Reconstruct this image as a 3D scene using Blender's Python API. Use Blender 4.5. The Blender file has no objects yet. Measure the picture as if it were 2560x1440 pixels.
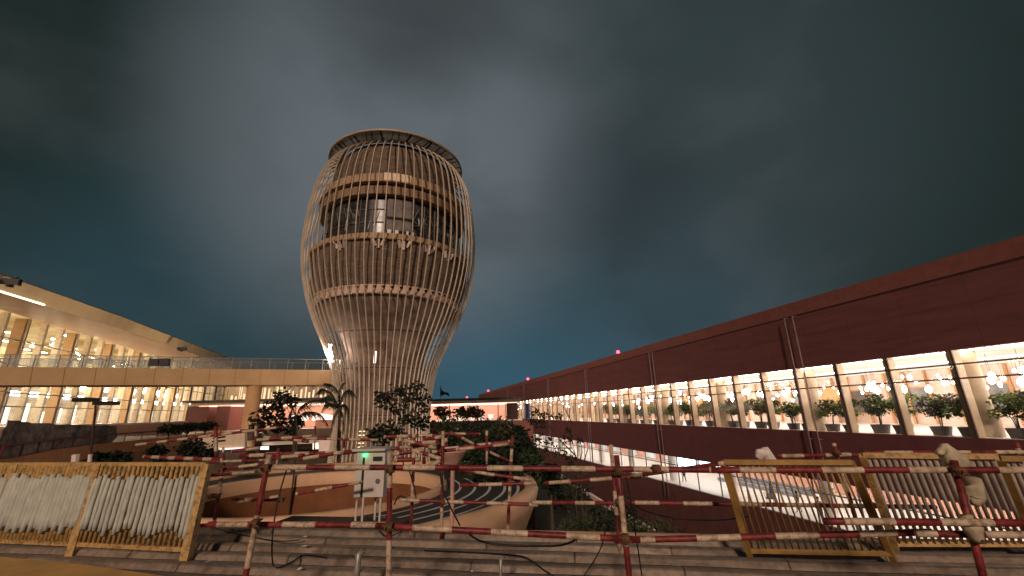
import bpy, math, random
from mathutils import Vector, noise, Matrix
random.seed(7)
PI = math.pi
scn = bpy.context.scene
col = scn.collection

# ------------------------------------------------------------------ camera
FPX = 1050.0
TH = math.atan(309 / FPX); RHO = math.radians(1.41)
F = Vector((0, math.cos(TH), math.sin(TH)))
R0 = Vector((1, 0, 0)); U0 = Vector((0, -math.sin(TH), math.cos(TH)))
RT = math.cos(RHO) * R0 - math.sin(RHO) * U0
UP = math.cos(RHO) * U0 + math.sin(RHO) * R0
CAM = Vector((0, 0, 1.7))
cd = bpy.data.cameras.new('camera'); cam = bpy.data.objects.new('camera', cd); col.objects.link(cam)
cd.sensor_width = 36; cd.lens = FPX / 2560 * 36; cd.clip_start = .05; cd.clip_end = 3000
m = Matrix((RT, UP, -F)).transposed().to_4x4(); m.translation = CAM
cam.matrix_world = m
scn.camera = cam
scn.view_settings.view_transform = 'Standard'; scn.view_settings.look = 'None'; scn.view_settings.exposure = 0
scn.render.engine = 'CYCLES'
scn.cycles.transparent_max_bounces = 24
scn.cycles.max_bounces = 6
scn.cycles.sample_clamp_indirect = 4.0

def ray(px, py): return F * FPX + RT * (px - 1280) + UP * (720 - py)
def at(px, py, Y):                    # world point seen at a place of the survey photo, at forward distance Y
    r = ray(px, py); return CAM + r * (Y / r.y)
def atz(px, py, z):
    r = ray(px, py); return CAM + r * ((z - CAM.z) / r.z)

# ------------------------------------------------------------------ materials
_m = {}
def mat(name, c, rough=.7, var=.25, scale=3.0, bump=0.0, metal=0.0, em=None, es=0.0, spec=.3, stretch=(1, 1, 1), c2=None):
    if name in _m: return _m[name]
    M = bpy.data.materials.new(name); M.use_nodes = True; _m[name] = M
    nt = M.node_tree; N = nt.nodes; L = nt.links
    b = N['Principled BSDF']; b.inputs['Roughness'].default_value = rough; b.inputs['Metallic'].default_value = metal
    b.inputs['Specular IOR Level'].default_value = spec
    tc = N.new('ShaderNodeTexCoord'); mp = N.new('ShaderNodeMapping'); mp.inputs['Scale'].default_value = stretch
    L.new(tc.outputs['Object'], mp.inputs['Vector'])
    nz = N.new('ShaderNodeTexNoise'); nz.inputs['Scale'].default_value = scale; nz.inputs['Detail'].default_value = 6
    nz.inputs['Roughness'].default_value = .65
    L.new(mp.outputs[0], nz.inputs['Vector'])
    cr = N.new('ShaderNodeValToRGB'); e = cr.color_ramp.elements
    lo = [x * (1 - var) for x in c]; hi = [min(1, x * (1 + var)) for x in c]
    if c2: hi = list(c2)
    e[0].position = .32; e[0].color = (*lo, 1); e[1].position = .68; e[1].color = (*hi, 1)
    L.new(nz.outputs['Fac'], cr.inputs[0]); L.new(cr.outputs[0], b.inputs['Base Color'])
    rr = N.new('ShaderNodeMapRange'); rr.inputs['To Min'].default_value = max(.03, rough - .15); rr.inputs['To Max'].default_value = min(1, rough + .15)
    L.new(nz.outputs['Fac'], rr.inputs[0]); L.new(rr.outputs[0], b.inputs['Roughness'])
    if bump:
        bp = N.new('ShaderNodeBump'); bp.inputs['Strength'].default_value = bump; bp.inputs['Distance'].default_value = .02
        L.new(nz.outputs['Fac'], bp.inputs['Height']); L.new(bp.outputs[0], b.inputs['Normal'])
    if em:
        b.inputs['Emission Color'].default_value = (*em, 1); b.inputs['Emission Strength'].default_value = es
    return M
def glow(name, c, s, var=0.0, scale=1.0, stretch=(1, 1, 1), c2=None):
    if name in _m: return _m[name]
    M = bpy.data.materials.new(name); M.use_nodes = True; _m[name] = M
    nt = M.node_tree; N = nt.nodes; L = nt.links; N.clear()
    o = N.new('ShaderNodeOutputMaterial'); em = N.new('ShaderNodeEmission')
    em.inputs[0].default_value = (*c, 1); em.inputs[1].default_value = s; L.new(em.outputs[0], o.inputs[0])
    if var:
        tc = N.new('ShaderNodeTexCoord'); mp = N.new('ShaderNodeMapping'); mp.inputs['Scale'].default_value = stretch
        nz = N.new('ShaderNodeTexNoise'); nz.inputs['Scale'].default_value = scale; nz.inputs['Detail'].default_value = 4
        cr = N.new('ShaderNodeValToRGB'); e = cr.color_ramp.elements
        a = c2 or [x * (1 - var) for x in c]
        e[0].position = .38; e[0].color = (*a, 1); e[1].position = .62; e[1].color = (*c, 1)
        L.new(tc.outputs['Object'], mp.inputs[0]); L.new(mp.outputs[0], nz.inputs['Vector'])
        L.new(nz.outputs['Fac'], cr.inputs[0]); L.new(cr.outputs[0], em.inputs[0])
    return M
def glass(name, tint=(.9, .92, .92), g=.06, rough=.05):
    M = bpy.data.materials.new(name); M.use_nodes = True
    nt = M.node_tree; N = nt.nodes; L = nt.links; N.clear()
    o = N.new('ShaderNodeOutputMaterial'); mx = N.new('ShaderNodeMixShader')
    t = N.new('ShaderNodeBsdfTransparent'); gl = N.new('ShaderNodeBsdfGlossy')
    t.inputs[0].default_value = (*tint, 1); gl.inputs['Roughness'].default_value = rough
    mx.inputs[0].default_value = g
    L.new(t.outputs[0], mx.inputs[1]); L.new(gl.outputs[0], mx.inputs[2]); L.new(mx.outputs[0], o.inputs[0])
    _m[name] = M; return M

red_wall = mat('red_wall', (.195, .070, .066), .7, .2, .5, .15, spec=.25, stretch=(.5, .5, 5))
red_trim = mat('red_trim', (.28, .10, .085), .65, .15, 2)
dark_trim = mat('dark_trim', (.05, .018, .016), .7)
frame_dark = mat('frame_dark', (.10, .05, .035), .5)
fin_cream = mat('fin_cream', (.55, .42, .30), .6, .1)
cream = mat('cream_plaster', (.62, .48, .35), .8, .1, 1.5)
warm_white = mat('warm_white', (.80, .64, .56), .7, .06)
wood = mat('wood_panel', (.55, .30, .13), .55, .2, 2, stretch=(1, 1, 6))
pinkwall = mat('pink_plaster', (.62, .36, .28), .8, .1, 1.2)
dark_glass = mat('dark_glass', (.20, .19, .19), .15, .3, 1)
floor_pale = mat('floor_pale', (.7, .62, .57), .55, .08, .6)
clear = glass('clear_glass')
rail_glass = glass('rail_glass', (.62, .66, .66), .16, .25)
rib_m = mat('rib_metal', (.52, .42, .32), .5, .18, 1.5, spec=.4)
rib_rail = mat('band_cream', (.42, .27, .16), .7, .2, 1.5)
band_hi = mat('band_light', (.60, .42, .31), .7, .15, 1.2)
conc = mat('raw_concrete', (.17, .11, .078), .9, .45, .45, .3, stretch=(1, 1, 1.6), c2=(.27, .185, .135))
conc_d = mat('dark_concrete', (.075, .048, .034), .9, .4, .6, .2)
asphalt = mat('asphalt', (.040, .034, .031), .6, .3, 6, .3, spec=.4)
paint_w = mat('road_paint', (.62, .60, .56), .6, .25, 8)
orange_wall = mat('orange_parapet', (.50, .235, .10), .7, .15, 1.2, .05)
orange_shaded = mat('well_plaster_shaded', (.20, .075, .03), .85, .25, .8)  # orange plaster darkened; shade inside the well is put into this colour
orange_hi = mat('orange_plaster', (.66, .40, .24), .55, .1, 1.0)
ground_m = mat('soil', (.035, .020, .015), .95, .4, .5)
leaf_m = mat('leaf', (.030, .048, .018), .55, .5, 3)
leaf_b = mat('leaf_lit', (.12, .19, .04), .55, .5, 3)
leaf_d = mat('leaf_dark', (.014, .020, .010), .7, .5, 3)
bark = mat('bark', (.07, .045, .03), .9, .3, 8, .4)
tube_r = mat('tube_red', (.20, .024, .024), .5, .45, 7, .2, spec=.4)
tube_w = mat('tube_white', (.56, .41, .29), .55, .25, 9, .2, spec=.4)
rust = mat('rusty_clamp', (.13, .06, .03), .8, .5, 20, .4)
yellow_m = mat('yellow_paint', (.52, .32, .12), .5, .2, 6, .1, spec=.4)
yellow_d = mat('yellow_paint_worn', (.34, .19, .055), .6, .35, 5, .1)
plast = mat('white_plastic', (.50, .49, .42), .5, .18, 5, .2)
steel = mat('galvanised', (.30, .27, .24), .4, .3, 8, metal=.3)
cab_m = mat('cabinet_grey', (.50, .46, .42), .5, .12, 3)
black = mat('black_rubber', (.012, .010, .010), .5, .2)
cloth_m = mat('canvas', (.50, .41, .28), .9, .35, 4, .5)
bag_m = mat('plastic_bag', (.78, .66, .62), .4, .12, 4, .3)
net_m = mat('debris_net', (.15, .125, .115), .95, .6, 1.4, .6, c2=(.32, .27, .25))
soil_pot = mat('pot_grey', (.20, .18, .18), .6, .15)
blue_m = mat('blue_sheet', (.05, .09, .32), .5, .4, 2)
for _tm in (tube_r, tube_w, yellow_m):
    N_ = _tm.node_tree.nodes; L_ = _tm.node_tree.links; b_ = N_['Principled BSDF']; src_ = b_.inputs['Base Color'].links[0].from_socket
    tc_ = N_.new('ShaderNodeTexCoord'); n_ = N_.new('ShaderNodeTexNoise'); n_.inputs['Scale'].default_value = 16; n_.inputs['Detail'].default_value = 8; n_.inputs['Roughness'].default_value = .75
    c_ = N_.new('ShaderNodeValToRGB'); c_.color_ramp.elements[0].position = .40; c_.color_ramp.elements[0].color = (.30, .24, .20, 1); c_.color_ramp.elements[1].position = .52; c_.color_ramp.elements[1].color = (1, 1, 1, 1)
    x_ = N_.new('ShaderNodeMix'); x_.data_type = 'RGBA'; x_.blend_type = 'MULTIPLY'; x_.inputs[0].default_value = .75
    L_.new(tc_.outputs['Object'], n_.inputs['Vector']); L_.new(n_.outputs['Fac'], c_.inputs[0]); L_.new(src_, x_.inputs['A']); L_.new(c_.outputs[0], x_.inputs['B']); L_.new(x_.outputs['Result'], b_.inputs['Base Color'])
deck_m = None

# ------------------------------------------------------------------ mesh builder
ORG = {}
class MB:
    def __init__(s): s.v = []; s.f = []; s.mi = []
    def add(s, vs, fs, mi=0):
        k = len(s.v); s.v += [tuple(x) for x in vs]; s.f += [tuple(i + k for i in f) for f in fs]; s.mi += [mi] * len(fs); return s
    def hexa(s, p, mi=0):   # 8 points: bottom 4 loop, top 4 loop
        return s.add(p, [(3, 2, 1, 0), (4, 5, 6, 7), (0, 1, 5, 4), (1, 2, 6, 5), (2, 3, 7, 6), (3, 0, 4, 7)], mi)
    def box(s, c, h, mi=0, rz=0):
        ca, sa = math.cos(rz), math.sin(rz); p = []
        for z in (-1, 1):
            for x, y in ((-1, -1), (1, -1), (1, 1), (-1, 1)):
                X, Y = x * h[0], y * h[1]; p.append((c[0] + X * ca - Y * sa, c[1] + X * sa + Y * ca, c[2] + z * h[2]))
        return s.hexa(p, mi)
    def bar(s, a, b, w, t=None, mi=0, side=None):
        a = Vector(a); b = Vector(b); t = t or w; d = (b - a).normalized()
        q = Vector(side) if side else (Vector((0, 0, 1)) if abs(d.z) < .9 else Vector((0, 1, 0)))
        x = d.cross(q).normalized(); y = x.cross(d).normalized(); x *= w / 2; y *= t / 2
        return s.hexa([a - x - y, a + x - y, a + x + y, a - x + y, b - x - y, b + x - y, b + x + y, b - x + y], mi)
    def tube(s, pts, r, n=10, mi=0, cap=True, mis=None):
        pts = [Vector(p) for p in pts]; rs = r if isinstance(r, (list, tuple)) else [r] * len(pts)
        base = len(s.v); prev = None
        for i, p in enumerate(pts):
            d = (pts[min(i + 1, len(pts) - 1)] - pts[max(i - 1, 0)]).normalized()
            q = Vector((0, 0, 1)) if abs(d.z) < .9 else Vector((0, 1, 0))
            x = d.cross(q).normalized()
            if prev is not None:
                x = (prev - d * prev.dot(d)).normalized()
            prev = x; y = d.cross(x)
            for k in range(n):
                a = 2 * PI * k / n; s.v.append(tuple(p + (x * math.cos(a) + y * math.sin(a)) * rs[i]))
        for i in range(len(pts) - 1):
            for k in range(n):
                a = base + i * n + k; b = base + i * n + (k + 1) % n
                s.f.append((a, b, b + n, a + n)); s.mi.append(mis[i] if mis else mi)
        if cap:
            s.f.append(tuple(base + k for k in reversed(range(n)))); s.mi.append(mis[0] if mis else mi)
            e = base + (len(pts) - 1) * n; s.f.append(tuple(e + k for k in range(n))); s.mi.append(mis[-1] if mis else mi)
        return s
    def lathe(s, prof, c=(0, 0), n=48, a0=0, a1=2 * PI, mi=0, wob=0):
        full = abs(a1 - a0 - 2 * PI) < 1e-6; k = n if full else n + 1; base = len(s.v)
        for r, z in prof:
            for i in range(k):
                a = a0 + (a1 - a0) * i / n; rr = r
                if wob: rr *= 1 + wob * noise.noise(Vector((math.cos(a) * 2, math.sin(a) * 2, z * 3)))
                s.v.append((c[0] + rr * math.cos(a), c[1] + rr * math.sin(a), z))
        for j in range(len(prof) - 1):
            for i in range(n):
                a = base + j * k + i; b = base + j * k + (i + 1) % k
                s.f.append((a, b, b + k, a + k)); s.mi.append(mi)
        return s
    def wall(s, pts, z0, z1, t, mi=0):   # vertical wall following plan points
        n = len(pts); P = [Vector((p[0], p[1], 0)) for p in pts]; base = len(s.v)
        zz0 = z0 if isinstance(z0, (list, tuple)) else [z0] * n; zz1 = z1 if isinstance(z1, (list, tuple)) else [z1] * n
        for i, p in enumerate(P):
            d = (P[min(i + 1, n - 1)] - P[max(i - 1, 0)]).normalized(); x = Vector((-d.y, d.x, 0)) * t / 2
            for q, z in ((p - x, zz0[i]), (p + x, zz0[i]), (p + x, zz1[i]), (p - x, zz1[i])): s.v.append((q.x, q.y, z))
        for i in range(n - 1):
            for k in range(4):
                a = base + i * 4 + k; b = base + i * 4 + (k + 1) % 4
                s.f.append((a, a + 4, b + 4, b)); s.mi.append(mi)
        s.f.append((base, base + 1, base + 2, base + 3)); s.mi.append(mi)
        e = base + (n - 1) * 4; s.f.append((e + 3, e + 2, e + 1, e)); s.mi.append(mi)
        return s
    def build(s, name, mats, parent=None, smooth=False, org=None):
        me = bpy.data.meshes.new(name)
        if parent is not None: O = ORG[parent]
        elif org is not None: O = Vector(org)
        else:
            n = len(s.v); O = Vector((sum(v[0] for v in s.v) / n, sum(v[1] for v in s.v) / n, min(v[2] for v in s.v)))
        me.from_pydata([(v[0] - O.x, v[1] - O.y, v[2] - O.z) for v in s.v], [], s.f)
        if not isinstance(mats, (list, tuple)): mats = [mats]
        for x in mats: me.materials.append(x)
        me.polygons.foreach_set('material_index', s.mi)
        if smooth: me.polygons.foreach_set('use_smooth', [True] * len(s.f))
        me.update()
        o = bpy.data.objects.new(name, me); col.objects.link(o)
        if parent is not None: o.parent = parent
        else: o.location = O
        ORG[o] = O
        return o
def tag(o, label=None, cat=None, group=None, kind=None):
    if label: o['label'] = label
    if cat: o['category'] = cat
    if group: o['group'] = group
    if kind: o['kind'] = kind
    return o
def thing(name, label, cat, loc, group=None):
    o = bpy.data.objects.new(name, None); col.objects.link(o); o.location = loc; o.empty_display_size = .2
    ORG[o] = Vector(loc); return tag(o, label, cat, group)
KIDS = {}
def dup(root, loc, rz=0, label=None, sc=1.0):
    r = root.copy(); col.objects.link(r); r.location = loc; r.rotation_euler = (0, 0, rz); r.scale = (sc, sc, sc)
    if label: r['label'] = label
    for ch in KIDS[root]:
        c = ch.copy(); col.objects.link(c); c.parent = r
    return r
def struct(o): o['kind'] = 'structure'; return o

# ------------------------------------------------------------------ frames of the two terminals
def mkframe(azdeg, D, left=False):
    a = math.radians(azdeg); d = Vector((math.sin(a), math.cos(a), 0)); n = Vector((math.cos(a), -math.sin(a), 0))
    if left: n = -n
    def W(u, o, z): 
        p = d * u + n * (D + o); return Vector((p.x, p.y, z))
    return W
WR = mkframe(-13.2, 32); WL = mkframe(-20.4, 50, True)
def fbox(mb, W, u0, u1, o0, o1, z0, z1, mi=0):
    return mb.hexa([W(u0, o0, z0), W(u1, o0, z0), W(u1, o1, z0), W(u0, o1, z0), W(u0, o0, z1), W(u1, o0, z1), W(u1, o1, z1), W(u0, o1, z1)], mi)

# ================================================================== SETTING
g = MB(); S = 1500
g.add([(-S, -S, -13), (S, -S, -13), (S, S, -13), (-S, S, -13)], [(0, 1, 2, 3)])
struct(g.build('ground', ground_m, org=(0, 0, -13)))
TZ = -6.2
g = MB()   # planted terrace round the tower, its right edge is the white kerb beside the red terminal
pl = [(-75, 15.5), (10.9, 15.5), (8.7, 30.7), (7.2, 40), (6.0, 50), (1, 95), (-100, 130)]
n = len(pl); g.add([(x, y, TZ) for x, y in pl] + [(x, y, -12.9) for x, y in pl], [tuple(range(n))] + [(i, i + n, (i + 1) % n + n, (i + 1) % n) for i in range(n)])
struct(g.build('garden_terrace', mat('turf', (.030, .032, .014), .95, .5, 1.5, .5)))
g = MB(); g.wall([(10.6, 17.0), (8.85, 30.7), (7.35, 40), (6.15, 50), (3.5, 72)], TZ - .5, TZ + .32, .3)
struct(g.build('kerb', warm_white))

# ------------------------------------------------------------------ foreground roof deck (corrugated sheets)
def deck_material():
    M = bpy.data.materials.new('deck_sheet'); M.use_nodes = True; nt = M.node_tree; N = nt.nodes; L = nt.links
    b = N['Principled BSDF']; tc = N.new('ShaderNodeTexCoord')
    n1 = N.new('ShaderNodeTexNoise'); n1.inputs['Scale'].default_value = 1.1; n1.inputs['Detail'].default_value = 8; n1.inputs['Roughness'].default_value = .7
    n2 = N.new('ShaderNodeTexNoise'); n2.inputs['Scale'].default_value = 14; n2.inputs['Detail'].default_value = 5
    mp = N.new('ShaderNodeMapping'); mp.inputs['Scale'].default_value = (.6, 2.2, 1); mp.inputs['Rotation'].default_value = (0, 0, .17)
    L.new(tc.outputs['Object'], mp.inputs[0]); L.new(mp.outputs[0], n1.inputs['Vector']); L.new(tc.outputs['Object'], n2.inputs['Vector'])
    cr = N.new('ShaderNodeValToRGB'); e = cr.color_ramp.elements
    e[0].position = .3; e[0].color = (.17, .125, .095, 1); e[1].position = .72; e[1].color = (.46, .35, .265, 1)
    L.new(n1.outputs['Fac'], cr.inputs[0])
    mx = N.new('ShaderNodeMix'); mx.data_type = 'RGBA'; mx.blend_type = 'MULTIPLY'; mx.inputs[0].default_value = .6
    c2 = N.new('ShaderNodeValToRGB'); c2.color_ramp.elements[0].position = .35; c2.color_ramp.elements[0].color = (.5, .48, .45, 1); c2.color_ramp.elements[1].position = .6
    L.new(n2.outputs['Fac'], c2.inputs[0]); L.new(cr.outputs[0], mx.inputs['A']); L.new(c2.outputs[0], mx.inputs['B'])
    bt = N.new('ShaderNodeTexBrick'); bt.inputs['Scale'].default_value = 1.0; bt.inputs['Brick Width'].default_value = 2.3; bt.inputs['Row Height'].default_value = .385; bt.inputs['Mortar Size'].default_value = .012; bt.inputs['Mortar Smooth'].default_value = .3
    bt.inputs['Color1'].default_value = (1, 1, 1, 1); bt.inputs['Color2'].default_value = (.62, .6, .6, 1); bt.inputs['Mortar'].default_value = (.16, .13, .12, 1)
    m2 = N.new('ShaderNodeMapping'); m2.inputs['Rotation'].default_value = (0, 0, -math.atan2(ed.y, ed.x)); m2.inputs['Location'].default_value = (.3, DECK_OFF, 0)
    L.new(tc.outputs['Object'], m2.inputs[0]); L.new(m2.outputs[0], bt.inputs['Vector'])
    m3 = N.new('ShaderNodeMix'); m3.data_type = 'RGBA'; m3.blend_type = 'MULTIPLY'; m3.inputs[0].default_value = .9; L.new(mx.outputs['Result'], m3.inputs['A']); L.new(bt.outputs['Color'], m3.inputs['B'])
    L.new(m3.outputs['Result'], b.inputs['Base Color'])
    rr = N.new('ShaderNodeMapRange'); rr.inputs['From Min'].default_value = .35; rr.inputs['From Max'].default_value = .65; rr.inputs['To Min'].default_value = .35; rr.inputs['To Max'].default_value = .85
    L.new(n1.outputs['Fac'], rr.inputs[0]); L.new(rr.outputs[0], b.inputs['Roughness'])
    bp = N.new('ShaderNodeBump'); bp.inputs['Strength'].default_value = .5; bp.inputs['Distance'].default_value = .01
    L.new(n2.outputs['Fac'], bp.inputs['Height']); L.new(bp.outputs[0], b.inputs['Normal']); b.inputs['Metallic'].default_value = .25
    return M
EA = Vector((-13, 9.1, 0)); EB = Vector((13, 4.65, 0)); ed = (EB - EA).normalized(); en = Vector((ed.y, -ed.x, 0))   # en points to the camera
if en.y > 0: en = -en
_vp = Vector((-ed.y, ed.x, 0)); DECK_OFF = -(EA.dot(_vp)) % .385 + .012     # rows of sheets end at the foot of each ridge
deck_m = deck_material()
g = MB(); prof = []; v = 0; pitch = .385
while v < 9.5:
    for dv, h in ((0, 0), (.21, .004), (.235, .055), (.25, .066), (.325, .066), (.35, .055), (.385, 0)):
        if dv < .385 or v > 9: prof.append((v + dv, h))
    v += pitch
nu = 40
for j, (vv, h) in enumerate(prof):
    for i in range(nu + 1):
        p = EA + ed * (26.4 * i / nu) + en * vv
        lap = .006 * math.sin(i * 1.7 + int(vv / pitch) * 2.1)
        g.v.append((p.x, p.y, h + lap))
for j in range(len(prof) - 1):
    for i in range(nu):
        a = j * (nu + 1) + i; g.f.append((a, a + nu + 1, a + nu + 2, a + 1)); g.mi.append(0)
struct(g.build('roof_deck', deck_m, org=(0, 0, 0)))
g = MB()   # wall that carries the deck and its plain verge
pts = [EA + ed * t for t in (0, 6, 11, 15, 20, 26.4)]
g.wall([(p + en * .12) for p in pts], -13, -.03, .20)
struct(g.build('deck_edge_wall', cream))
g = MB()   # rounded orange lip right of the ramp
lp = []
for px in (1250, 1330, 1450, 1600, 1760, 1900, 2100, 2350, 2650):
    q = EA + ed * 0; 
    r_ = ray(px, 1325); # distance along the edge line
    k = (EA.x * ed.y - EA.y * ed.x) / (r_.x * ed.y - r_.y * ed.x); lp.append(Vector((r_.x * k, r_.y * k, 0)) - en * .16)
g.tube([p + Vector((0, 0, -.125)) for p in lp], .13, 12)
struct(g.build('edge_lip', orange_hi, smooth=True))
g = MB(); g.box((-3.1, 7.75, -.20), (1.15, .62, .16), rz=-.17)
struct(g.build('concrete_ledge', conc_d))
g = MB()   # near orange coping bottom left
a0, a1, a2 = atz(-60, 1386, .35), atz(200, 1410, .35), atz(500, 1452, .35)
b0, b1, b2 = a0 + Vector((.2, -1.8, 0)), a1 + Vector((.2, -1.8, 0)), a2 + Vector((.2, -1.8, 0))
dn = Vector((0, 0, -.5))
g.add([a0, a1, a2, b2, b1, b0] + [x + dn for x in (a0, a1, a2, b2, b1, b0)], [(5, 4, 1, 0), (4, 3, 2, 1), (0, 1, 7, 6), (1, 2, 8, 7), (2, 3, 9, 8), (0, 6, 11, 5)])
struct(g.build('parapet_coping', mat('coping', (.66, .36, .11), .6, .2, 3, .1)))

# ================================================================== CIRCULAR RAMP
RC = (-12, 27.3); RZ = -2.68
ramp = thing('circular_ramp', 'round elevated road ramp with smooth orange outer wall and sunken centre below the tower', 'ramp', (RC[0], RC[1], -13))
MB().lathe([(7.75, RZ), (12.55, RZ)], RC, 96).build('road', asphalt, ramp)
g = MB().lathe([(12.5, RZ), (12.5, RZ + .2), (12.62, -2.32), (12.85, -2.25), (13.1, -2.32), (13.25, -2.6), (13.1, -3.2), (12.6, -4.3), (12.1, -5.6), (11.6, -7.2), (11.2, -9.5), (11.0, -13)], RC, 128)
g.build('outer_wall', orange_hi, ramp, True)
g = MB().lathe([(7.78, RZ), (7.76, -2.45), (7.68, -2.37), (7.38, -2.37), (7.28, -2.45), (7.3, -3.2)], RC, 96)
g.build('inner_parapet', orange_hi, ramp, True)
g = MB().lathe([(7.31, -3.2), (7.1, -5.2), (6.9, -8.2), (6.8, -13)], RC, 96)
g.build('well_wall', orange_shaded, ramp, True)
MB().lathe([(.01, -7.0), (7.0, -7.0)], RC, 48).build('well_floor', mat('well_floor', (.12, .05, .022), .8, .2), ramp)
g = MB()
for i, r_ in enumerate((8.5, 9.4, 10.3, 11.2, 12.0)):
    g.lathe([(r_, RZ + .012), (r_ + .16, RZ + .012)], RC, 60, -1.35 + .05 * i, .55 - .06 * i)
g.build('painted_stripes', paint_w, ramp)
g = MB()
for i in range(6):
    a = -1.02 + i * .012
    g.lathe([(8.9 + .58 * i, RZ + .016), (9.06 + .58 * i, RZ + .016)], RC, 10, a, a + .20)
    g.lathe([(8.9 + .58 * i, RZ + .016), (9.02 + .58 * i, RZ + .016)], RC, 10, a - .62, a - .42)
g.build('rumble_bars', mat('bright_paint', (.8, .78, .75), .6), ramp)

# ================================================================== CONTROL TOWER
TC = (-16.6, 55.0)
tw = thing('control_tower', 'tall barrel shaped control tower caged in slender curved ribs, under construction', 'tower', (TC[0], TC[1], -13))
adir = math.atan2(-TC[1], -TC[0])       # angle of the side facing the viewer
ribprof = [(6.35, -13), (6.0, -6), (5.82, -1.7), (5.74, .6), (5.95, 4), (6.6, 7.4), (7.3, 9.2), (8.05, 10.9), (8.9, 12.6), (9.65, 14.4), (10.35, 16.4), (10.9, 18.6), (11.25, 20.6), (11.42, 22.7), (11.42, 25), (11.25, 27.6), (10.95, 30), (10.62, 31.7), (10.25, 33.0), (9.7, 34.2), (8.95, 35.25), (7.9, 36.1)]
NR = 68
def catmull(ps, sub=3):
    out = []
    for i in range(len(ps) - 1):
        p0 = ps[max(i - 1, 0)]; p1 = ps[i]; p2 = ps[i + 1]; p3 = ps[min(i + 2, len(ps) - 1)]
        for k in range(sub):
            t = k / sub
            out.append(tuple(.5 * ((2 * p1[j]) + (-p0[j] + p2[j]) * t + (2 * p0[j] - 5 * p1[j] + 4 * p2[j] - p3[j]) * t * t + (-p0[j] + 3 * p1[j] - 3 * p2[j] + p3[j]) * t ** 3) for j in (0, 1)))
    out.append(ps[-1]); return out
cp = catmull(ribprof, 2)
g = MB(); base = 0; hw, hd = .052, .075
for i, (r_, z) in enumerate(cp):
    a = cp[max(i - 1, 0)]; b = cp[min(i + 1, len(cp) - 1)]; t = Vector((b[0] - a[0], b[1] - a[1])).normalized(); nn = Vector((t.y, -t.x)) * hd
    for sy, so in ((-hw, -1), (hw, -1), (hw, 1), (-hw, 1)): g.v.append((r_ + nn.x * so, sy, z + nn.y * so))
for i in range(len(cp) - 1):
    for k in range(4):
        a = i * 4 + k; b = i * 4 + (k + 1) % 4; g.f.append((a, b, b + 4, a + 4)); g.mi.append(0)
ORG[tw] = Vector((0, 0, -13))
rib = g.build('rib', rib_m, tw)
rib.rotation_euler = (0, 0, .01)
for k in range(1, NR):
    c = rib.copy(); col.objects.link(c); c.parent = tw; c.rotation_euler = (0, 0, .01 + 2 * PI * k / NR)
ORG[tw] = Vector((TC[0], TC[1], -13))
def L(prof, name, m_, smooth=True, a0=0, a1=2 * PI, n=96): return MB().lathe(prof, TC, n, a0, a1).build(name, m_, tw, smooth)
L([(4.9, -13), (4.75, -2), (4.7, 6), (4.9, 9.2), (5.5, 10.8), (6.6, 12.3), (8.1, 13.6), (9.0, 14.6), (9.05, 15.0)], 'concrete_core', conc)
L([(8.9, 14.95), (9.62, 14.95), (9.66, 15.3), (9.48, 15.34), (9.5, 16.0), (9.2, 16.0)], 'lower_band', band_hi, False)
# small dark openings in the band
g = MB()
for k in range(60):
    a = 2 * PI * k / 60; p = (TC[0] + 9.51 * math.cos(a), TC[1] + 9.51 * math.sin(a), 15.7); g = MB(); g.box(p, (.03, .17, .13), rz=a); g.build('band_opening', mat('opening_dark', (.03, .02, .018), .8), tw)
wallm = mat('brick_wall', (.17, .115, .078), .9, .35, 1.0, .4, stretch=(1, 1, 3), c2=(.27, .185, .135))
def brick_lines(M):
    nt = M.node_tree; N = nt.nodes; Lk = nt.links
    tc = N.new('ShaderNodeTexCoord'); w = N.new('ShaderNodeTexWave'); w.bands_direction = 'Z'; w.inputs['Scale'].default_value = 1.6; w.inputs['Distortion'].default_value = .15
    Lk.new(tc.outputs['Object'], w.inputs['Vector'])
    b = N['Principled BSDF']; src = b.inputs['Base Color'].links[0].from_socket
    mx = N.new('ShaderNodeMix'); mx.data_type = 'RGBA'; mx.blend_type = 'MULTIPLY'; mx.inputs[0].default_value = .45
    Lk.new(src, mx.inputs['A']); Lk.new(w.outputs['Color'], mx.inputs['B']); Lk.new(mx.outputs['Result'], b.inputs['Base Color'])
brick_lines(wallm)
L([(9.5, 16.0), (10.0, 18), (10.15, 21.2)], 'brick_storey', wallm)
L([(9.4, 21.2), (10.55, 21.2), (10.6, 21.4), (10.35, 21.5), (10.4, 21.95), (9.3, 21.95)], 'middle_band', rib_rail, False)
# glazed storey
L([(8.9, 21.95), (8.95, 27.3)], 'storey_glazing', mat('tower_glass', (.025, .024, .026), .3, .8, .5, c2=(.07, .075, .08)))
g = MB()
for k in range(36):
    a = 2 * PI * k / 36; q = lambda r_, z: (TC[0] + r_ * math.cos(a), TC[1] + r_ * math.sin(a), z)
    g.bar(q(9.0, 21.95), q(9.0, 27.4), .12, .12)
for z in (23.9, 25.6): g.lathe([(8.98, z), (9.06, z), (9.06, z + .08), (8.98, z + .08)], TC, 72)
g.build('window_frame', mat('tower_frame', (.13, .105, .09), .6), tw)
g = MB(); random.seed(3)
for k in range(44):      # loose diagonal braces and cables inside the dark storey
    a = adir + random.uniform(-1.3, 1.3); b = a + random.uniform(-.12, .12); z = random.uniform(22.1, 25)
    g.bar((TC[0] + 9.03 * math.cos(a), TC[1] + 9.03 * math.sin(a), z), (TC[0] + 9.03 * math.cos(b), TC[1] + 9.03 * math.sin(b), z + random.uniform(.3, 2.2)), .05)
g.build('braces', steel, tw)
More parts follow.
